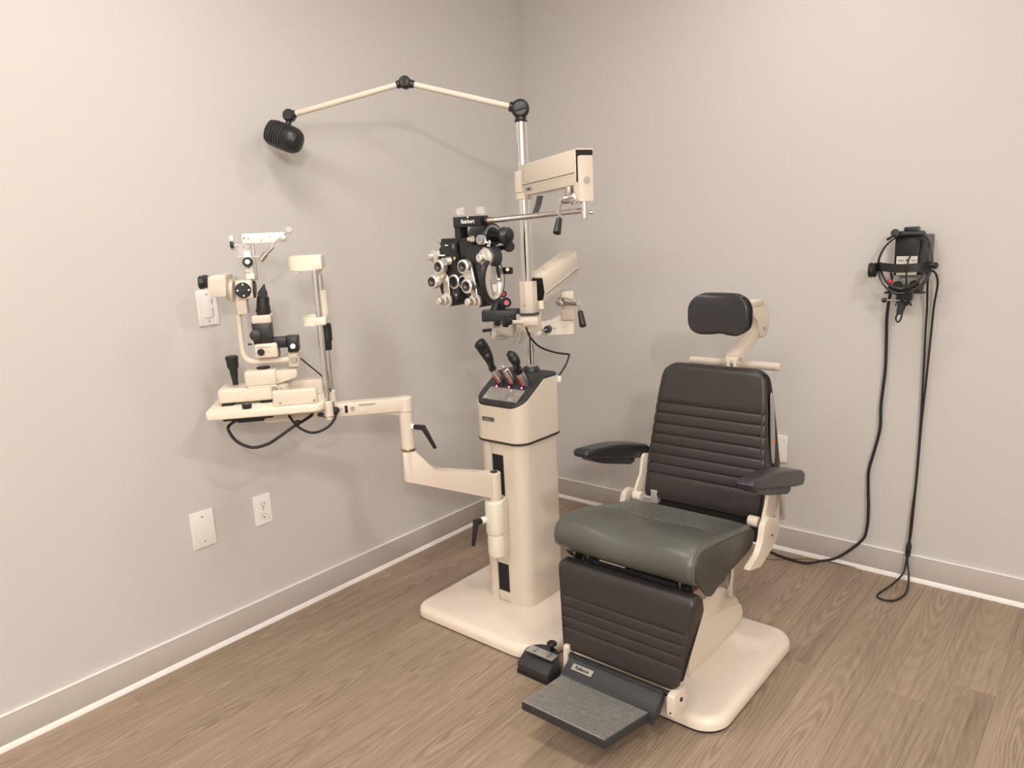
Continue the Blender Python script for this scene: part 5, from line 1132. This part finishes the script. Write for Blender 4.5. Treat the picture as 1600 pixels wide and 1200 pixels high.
la3, lb3 = (1.6790, -0.0755, 1.1644), (1.7441, -0.0755, 1.1515)
part('charger_label', G().box(la3[0], lb3[0], -0.0762, -0.0748, lb3[2] + 0.002, la3[2]), M['label'], wcg)
part('charger_base', G().box(a[0] + 0.016, b[0] + 0.012, -0.060, -0.002, b[2] - 0.030, b[2] + 0.002, 0.003), M['lightgrey'], wcg)
# headband ring seen from behind, hanging tilted
def ring_pts(cx, cz, rx, rz, y0, y1, a0, a1, n=16):
    o = []
    for k in range(n + 1):
        t = R(a0 + (a1 - a0) * k / n); f = (math.sin(t) + 1) / 2
        o.append((cx + rx * math.cos(t), y0 * (1 - f) + y1 * f, cz + rz * math.sin(t)))
    return o
HC = (1.7146, -0.1100, 1.1931)
LX = (1.6265, -0.1100, 1.1891)[0]; RX = (1.7954, -0.1100, 1.1927)[0]; TZ = (1.6962, -0.1100, 1.2923)[2]; BZ = (1.7152, -0.1100, 1.0928)[2]
cx, cz, rx, rz = (LX + RX) / 2, (TZ + BZ) / 2, (RX - LX) / 2, (TZ - BZ) / 2
part('crown_strap', G().strap(ring_pts(cx, cz, rx, rz, -0.125, -0.085, 0, 180), (0, 1, 0), 0.020, 0.0035, 1), M['rubber'], hs)
part('brow_band', G().strap(ring_pts(cx, cz, rx * 0.98, rz, -0.125, -0.085, 180, 360), (0, 1, -0.5), 0.020, 0.006, 1), M['black'], hs)
part('brow_band_rim', G().tube(ring_pts(cx, cz + 0.012, rx * 0.86, rz * 0.93, -0.135, -0.10, 182, 358), 0.0042, 8, 1), M['charcoal'], hs)
rb0, rb1 = (1.6363, -0.1500, 1.2005), (1.7993, -0.1500, 1.1681)
part('rear_strap', G().strap([(LX + 0.002, -0.118, rb0[2] - 0.014), (LX + 0.03, -0.148, rb0[2] - 0.0145), (cx, -0.158, rb0[2] - 0.018), (RX - 0.03, -0.148, rb0[2] - 0.015), (RX - 0.002, -0.118, rb0[2] - 0.012)], (0, 0, 1), 0.029, 0.003, 6), M['rubber'], hs)
k0 = (1.6132, -0.1200, 1.1743)
part('size_knob', G().lathe((k0[0] + 0.013, -0.118, k0[2]), (-1, -0.1, 0), [(0, 0), (0.022, 0), (0.0265, 0.004), (0.024, 0.011), (0.0265, 0.017), (0.024, 0.024), (0, 0.026)], 22), M['rubber'], hs)
k1 = (1.8014, -0.1200, 1.1891)
part('lock_knob', G().lathe((k1[0] - 0.010, -0.118, k1[2]), (1, -0.2, 0), [(0, 0), (0.008, 0), (0.008, 0.008), (0.0115, 0.010), (0.0115, 0.020), (0.008, 0.024), (0, 0.024)], 18), M['black'], hs)
k2_ = (1.6797, -0.1000, 1.2967)
part('crown_knob', G().lathe((k2_[0] - 0.004, -0.085, k2_[2] - 0.002), (-0.1, -1, 0.3), [(0, 0), (0.014, 0), (0.014, 0.016), (0, 0.017)], 20), M['black'], hs)
part('strap_end', G().beam((1.6504, -0.1000, 1.2759), (1.6758, -0.1000, 1.2947), 0.020, 0.007, 0.002), M['black'], hs)
part('crown_clip', G().box(k2_[0] + 0.010, (1.7661, -0.0900, 1.2937)[0], -0.105, -0.075, TZ - 0.004, TZ + 0.006, 0.003), M['black'], hs)
r_ = (1.6720, -0.1200, 1.1326)
rn = part('red_knob', G().lathe((r_[0] - 0.008, -0.12, r_[2]), (1, 0, 0.2), [(0, 0), (0.008, 0), (0.009, 0.004), (0.008, 0.016), (0, 0.017)], 16), M['red'], hs)
part('knob_stalk', G().tube([(1.6750, -0.1200, 1.1327), (1.6773, -0.1200, 1.1481), (1.6745, -0.1250, 1.1659)], 0.0045, 8), M['black'], hs)
opt = part('optic_block', G().box((1.6655, -0.1100, 1.1118)[0], (1.7694, -0.1100, 1.1134)[0], -0.125, -0.075, (1.7109, -0.1100, 1.0971)[2], (1.7096, -0.1100, 1.1212)[2], 0.006), M['black'], hs)
for e_ in ((1.6958, -0.1200, 1.1219), (1.7474, -0.1200, 1.1248)):
    part('eyepiece', G().lathe((e_[0], -0.112, e_[2] - 0.004), (0, -0.62, 0.78), [(0, 0), (0.0145, 0), (0.0155, 0.010), (0.0140, 0.012), (0.011, 0.012), (0.011, 0.009), (0, 0.009)], 22), M['rubber'], opt)
part('visor_bar', G().beam((1.6540, -0.1100, 1.0960), (1.7819, -0.1100, 1.0985), 0.012, 0.0075, 0.002), M['black'], hs)
part('lamp_housing', G().lathe((cx + 0.004, -0.100, (1.7112, -0.1100, 1.0927)[2]), (0.02, 0, -1), [(0, 0), (0.026, 0), (0.026, 0.018), (0.020, 0.030), (0.013, 0.042), (0, 0.042)], 20), M['black'], hs)
part('side_flange', G().beam((1.6912, -0.1100, 1.0502), (1.6964, -0.1100, 1.0681), 0.006, 0.004, 0.001).beam((1.7414, -0.1100, 1.0517), (1.7323, -0.1100, 1.0734), 0.008, 0.005, 0.001), M['black'], hs)
tr = part('thumb_rod', G().cyl((1.6619, -0.1200, 1.0705), (1.7267, -0.1200, 1.0710), 0.0030, n=10), M['steel'], hs)
t0 = (1.6568, -0.1200, 1.0703)
part('thumb_wheel', G().cyl((t0[0] - 0.007, -0.12, t0[2]), (t0[0] + 0.008, -0.12, t0[2]), 0.0085, n=12, b=0.002), M['black'], tr)
part('mirror_tube', G().cyl((1.7107, -0.1100, 1.0641), (1.7050, -0.1100, 1.0217), 0.0125, 0.0105, n=18, b=0.002), M['charcoal'], hs)
part('tail_loop', G().tube([(1.7046, -0.1100, 1.0284), (1.6953, -0.1100, 1.0124), (1.6970, -0.1100, 0.9990), (1.7044, -0.1100, 0.9949), (1.7118, -0.1100, 1.0086), (1.7147, -0.1100, 1.0287), (1.7215, -0.1100, 1.0511), (1.7260, -0.1300, 1.0884), (1.7313, -0.1550, 1.1298), (1.7336, -0.1650, 1.1988), (1.7462, -0.1300, 1.2516), (1.7603, -0.1050, 1.2818), (1.7749, -0.1000, 1.2770), (1.7843, -0.1000, 1.2494)], 0.0030, 8), M['rubber'], hs)
# leads
def cable(name, pts, r, lab_, sub=8):
    t = root(name, tuple(pts[0]), lab_, 'cable')
    part('lead', G().tube(pts, r, 10, sub), M['rubber'], t); return t
cable('charger_cord', [(1.6633, -0.0700, 1.0856), (1.6541, -0.0500, 1.0471), (1.6469, -0.0300, 0.9893), (1.6475, -0.0220, 0.9182), (1.6493, -0.0200, 0.8114), (1.6454, -0.0200, 0.7390), (1.6414, -0.0200, 0.6656), (1.6424, -0.0200, 0.5797), (1.6268, -0.0200, 0.4900), (1.6114, -0.0200, 0.4113), (1.6128, -0.0200, 0.3346), (1.6181, -0.0220, 0.2585), (1.6176, -0.0280, 0.1819), (1.6036, -0.0400, 0.1300), (1.530, -0.060, 0.052), (1.470, -0.075, 0.024), (1.410, -0.092, 0.0062), (1.345, -0.090, 0.0056), (1.290, -0.078, 0.0056), (1.240, -0.055, 0.0056), (1.20, -0.03, 0.0056)], 0.0054, 'thicker black cord hanging from the headset charger, curving along floor behind the chair')
cc_ = cable('headset_cord', [(1.7873, -0.1000, 1.1984), (1.7765, -0.0600, 1.1308), (1.7739, -0.0300, 1.0395), (1.7727, -0.0220, 0.9484), (1.7751, -0.0200, 0.7639), (1.7760, -0.0200, 0.5743), (1.7740, -0.0200, 0.3910), (1.7681, -0.0220, 0.2782), (1.7661, -0.0280, 0.1657), (1.7637, -0.0340, 0.0979), (1.757, -0.050, 0.040), (1.735, -0.110, 0.014), (1.712, -0.180, 0.0045), (1.712, -0.215, 0.0042), (1.735, -0.228, 0.0042), (1.765, -0.215, 0.0042), (1.782, -0.175, 0.0045), (1.788, -0.120, 0.010), (1.779, -0.060, 0.040), (1.7650, -0.0300, 0.0968), (1.7706, -0.0240, 0.2036), (1.7726, -0.0200, 0.3036), (1.7761, -0.0200, 0.4284), (1.7793, -0.0200, 0.6227), (1.7843, -0.0200, 0.7648), (1.7901, -0.0220, 0.9266), (1.7947, -0.0300, 1.0402), (1.8055, -0.0500, 1.1194), (1.8034, -0.0700, 1.1535), (1.7986, -0.1000, 1.1707)], 0.0036, 'thin black headset cord hanging doubled and looping on the floor by the back wall')
part('cord_junction', G().lathe((1.7680, -0.0300, 0.1592), Vector((1.7640, -0.0340, 0.0929)) - Vector((1.7680, -0.0300, 0.1592)), [(0, 0), (0.006, 0), (0.0095, 0.010), (0.0095, 0.045), (0.006, 0.056), (0, 0.056)], 14), M['rubber'], cc_)
th = root('thin_wire', (1.30, -0.11, 0), 'very thin brown wire lying on the floor beside the charger cord', 'wire')
part('lead', G().tube([(1.2436, -0.1204, 0.0030), (1.2739, -0.1291, 0.0030), (1.3087, -0.1163, 0.0030), (1.3786, -0.0578, 0.0030), (1.4561, -0.0231, 0.0030), (1.5410, -0.0180, 0.0030), (1.5994, -0.0124, 0.0030)], 0.0016, 6), mat('brown_wire', (0.10, 0.045, 0.03), 0.5), th)
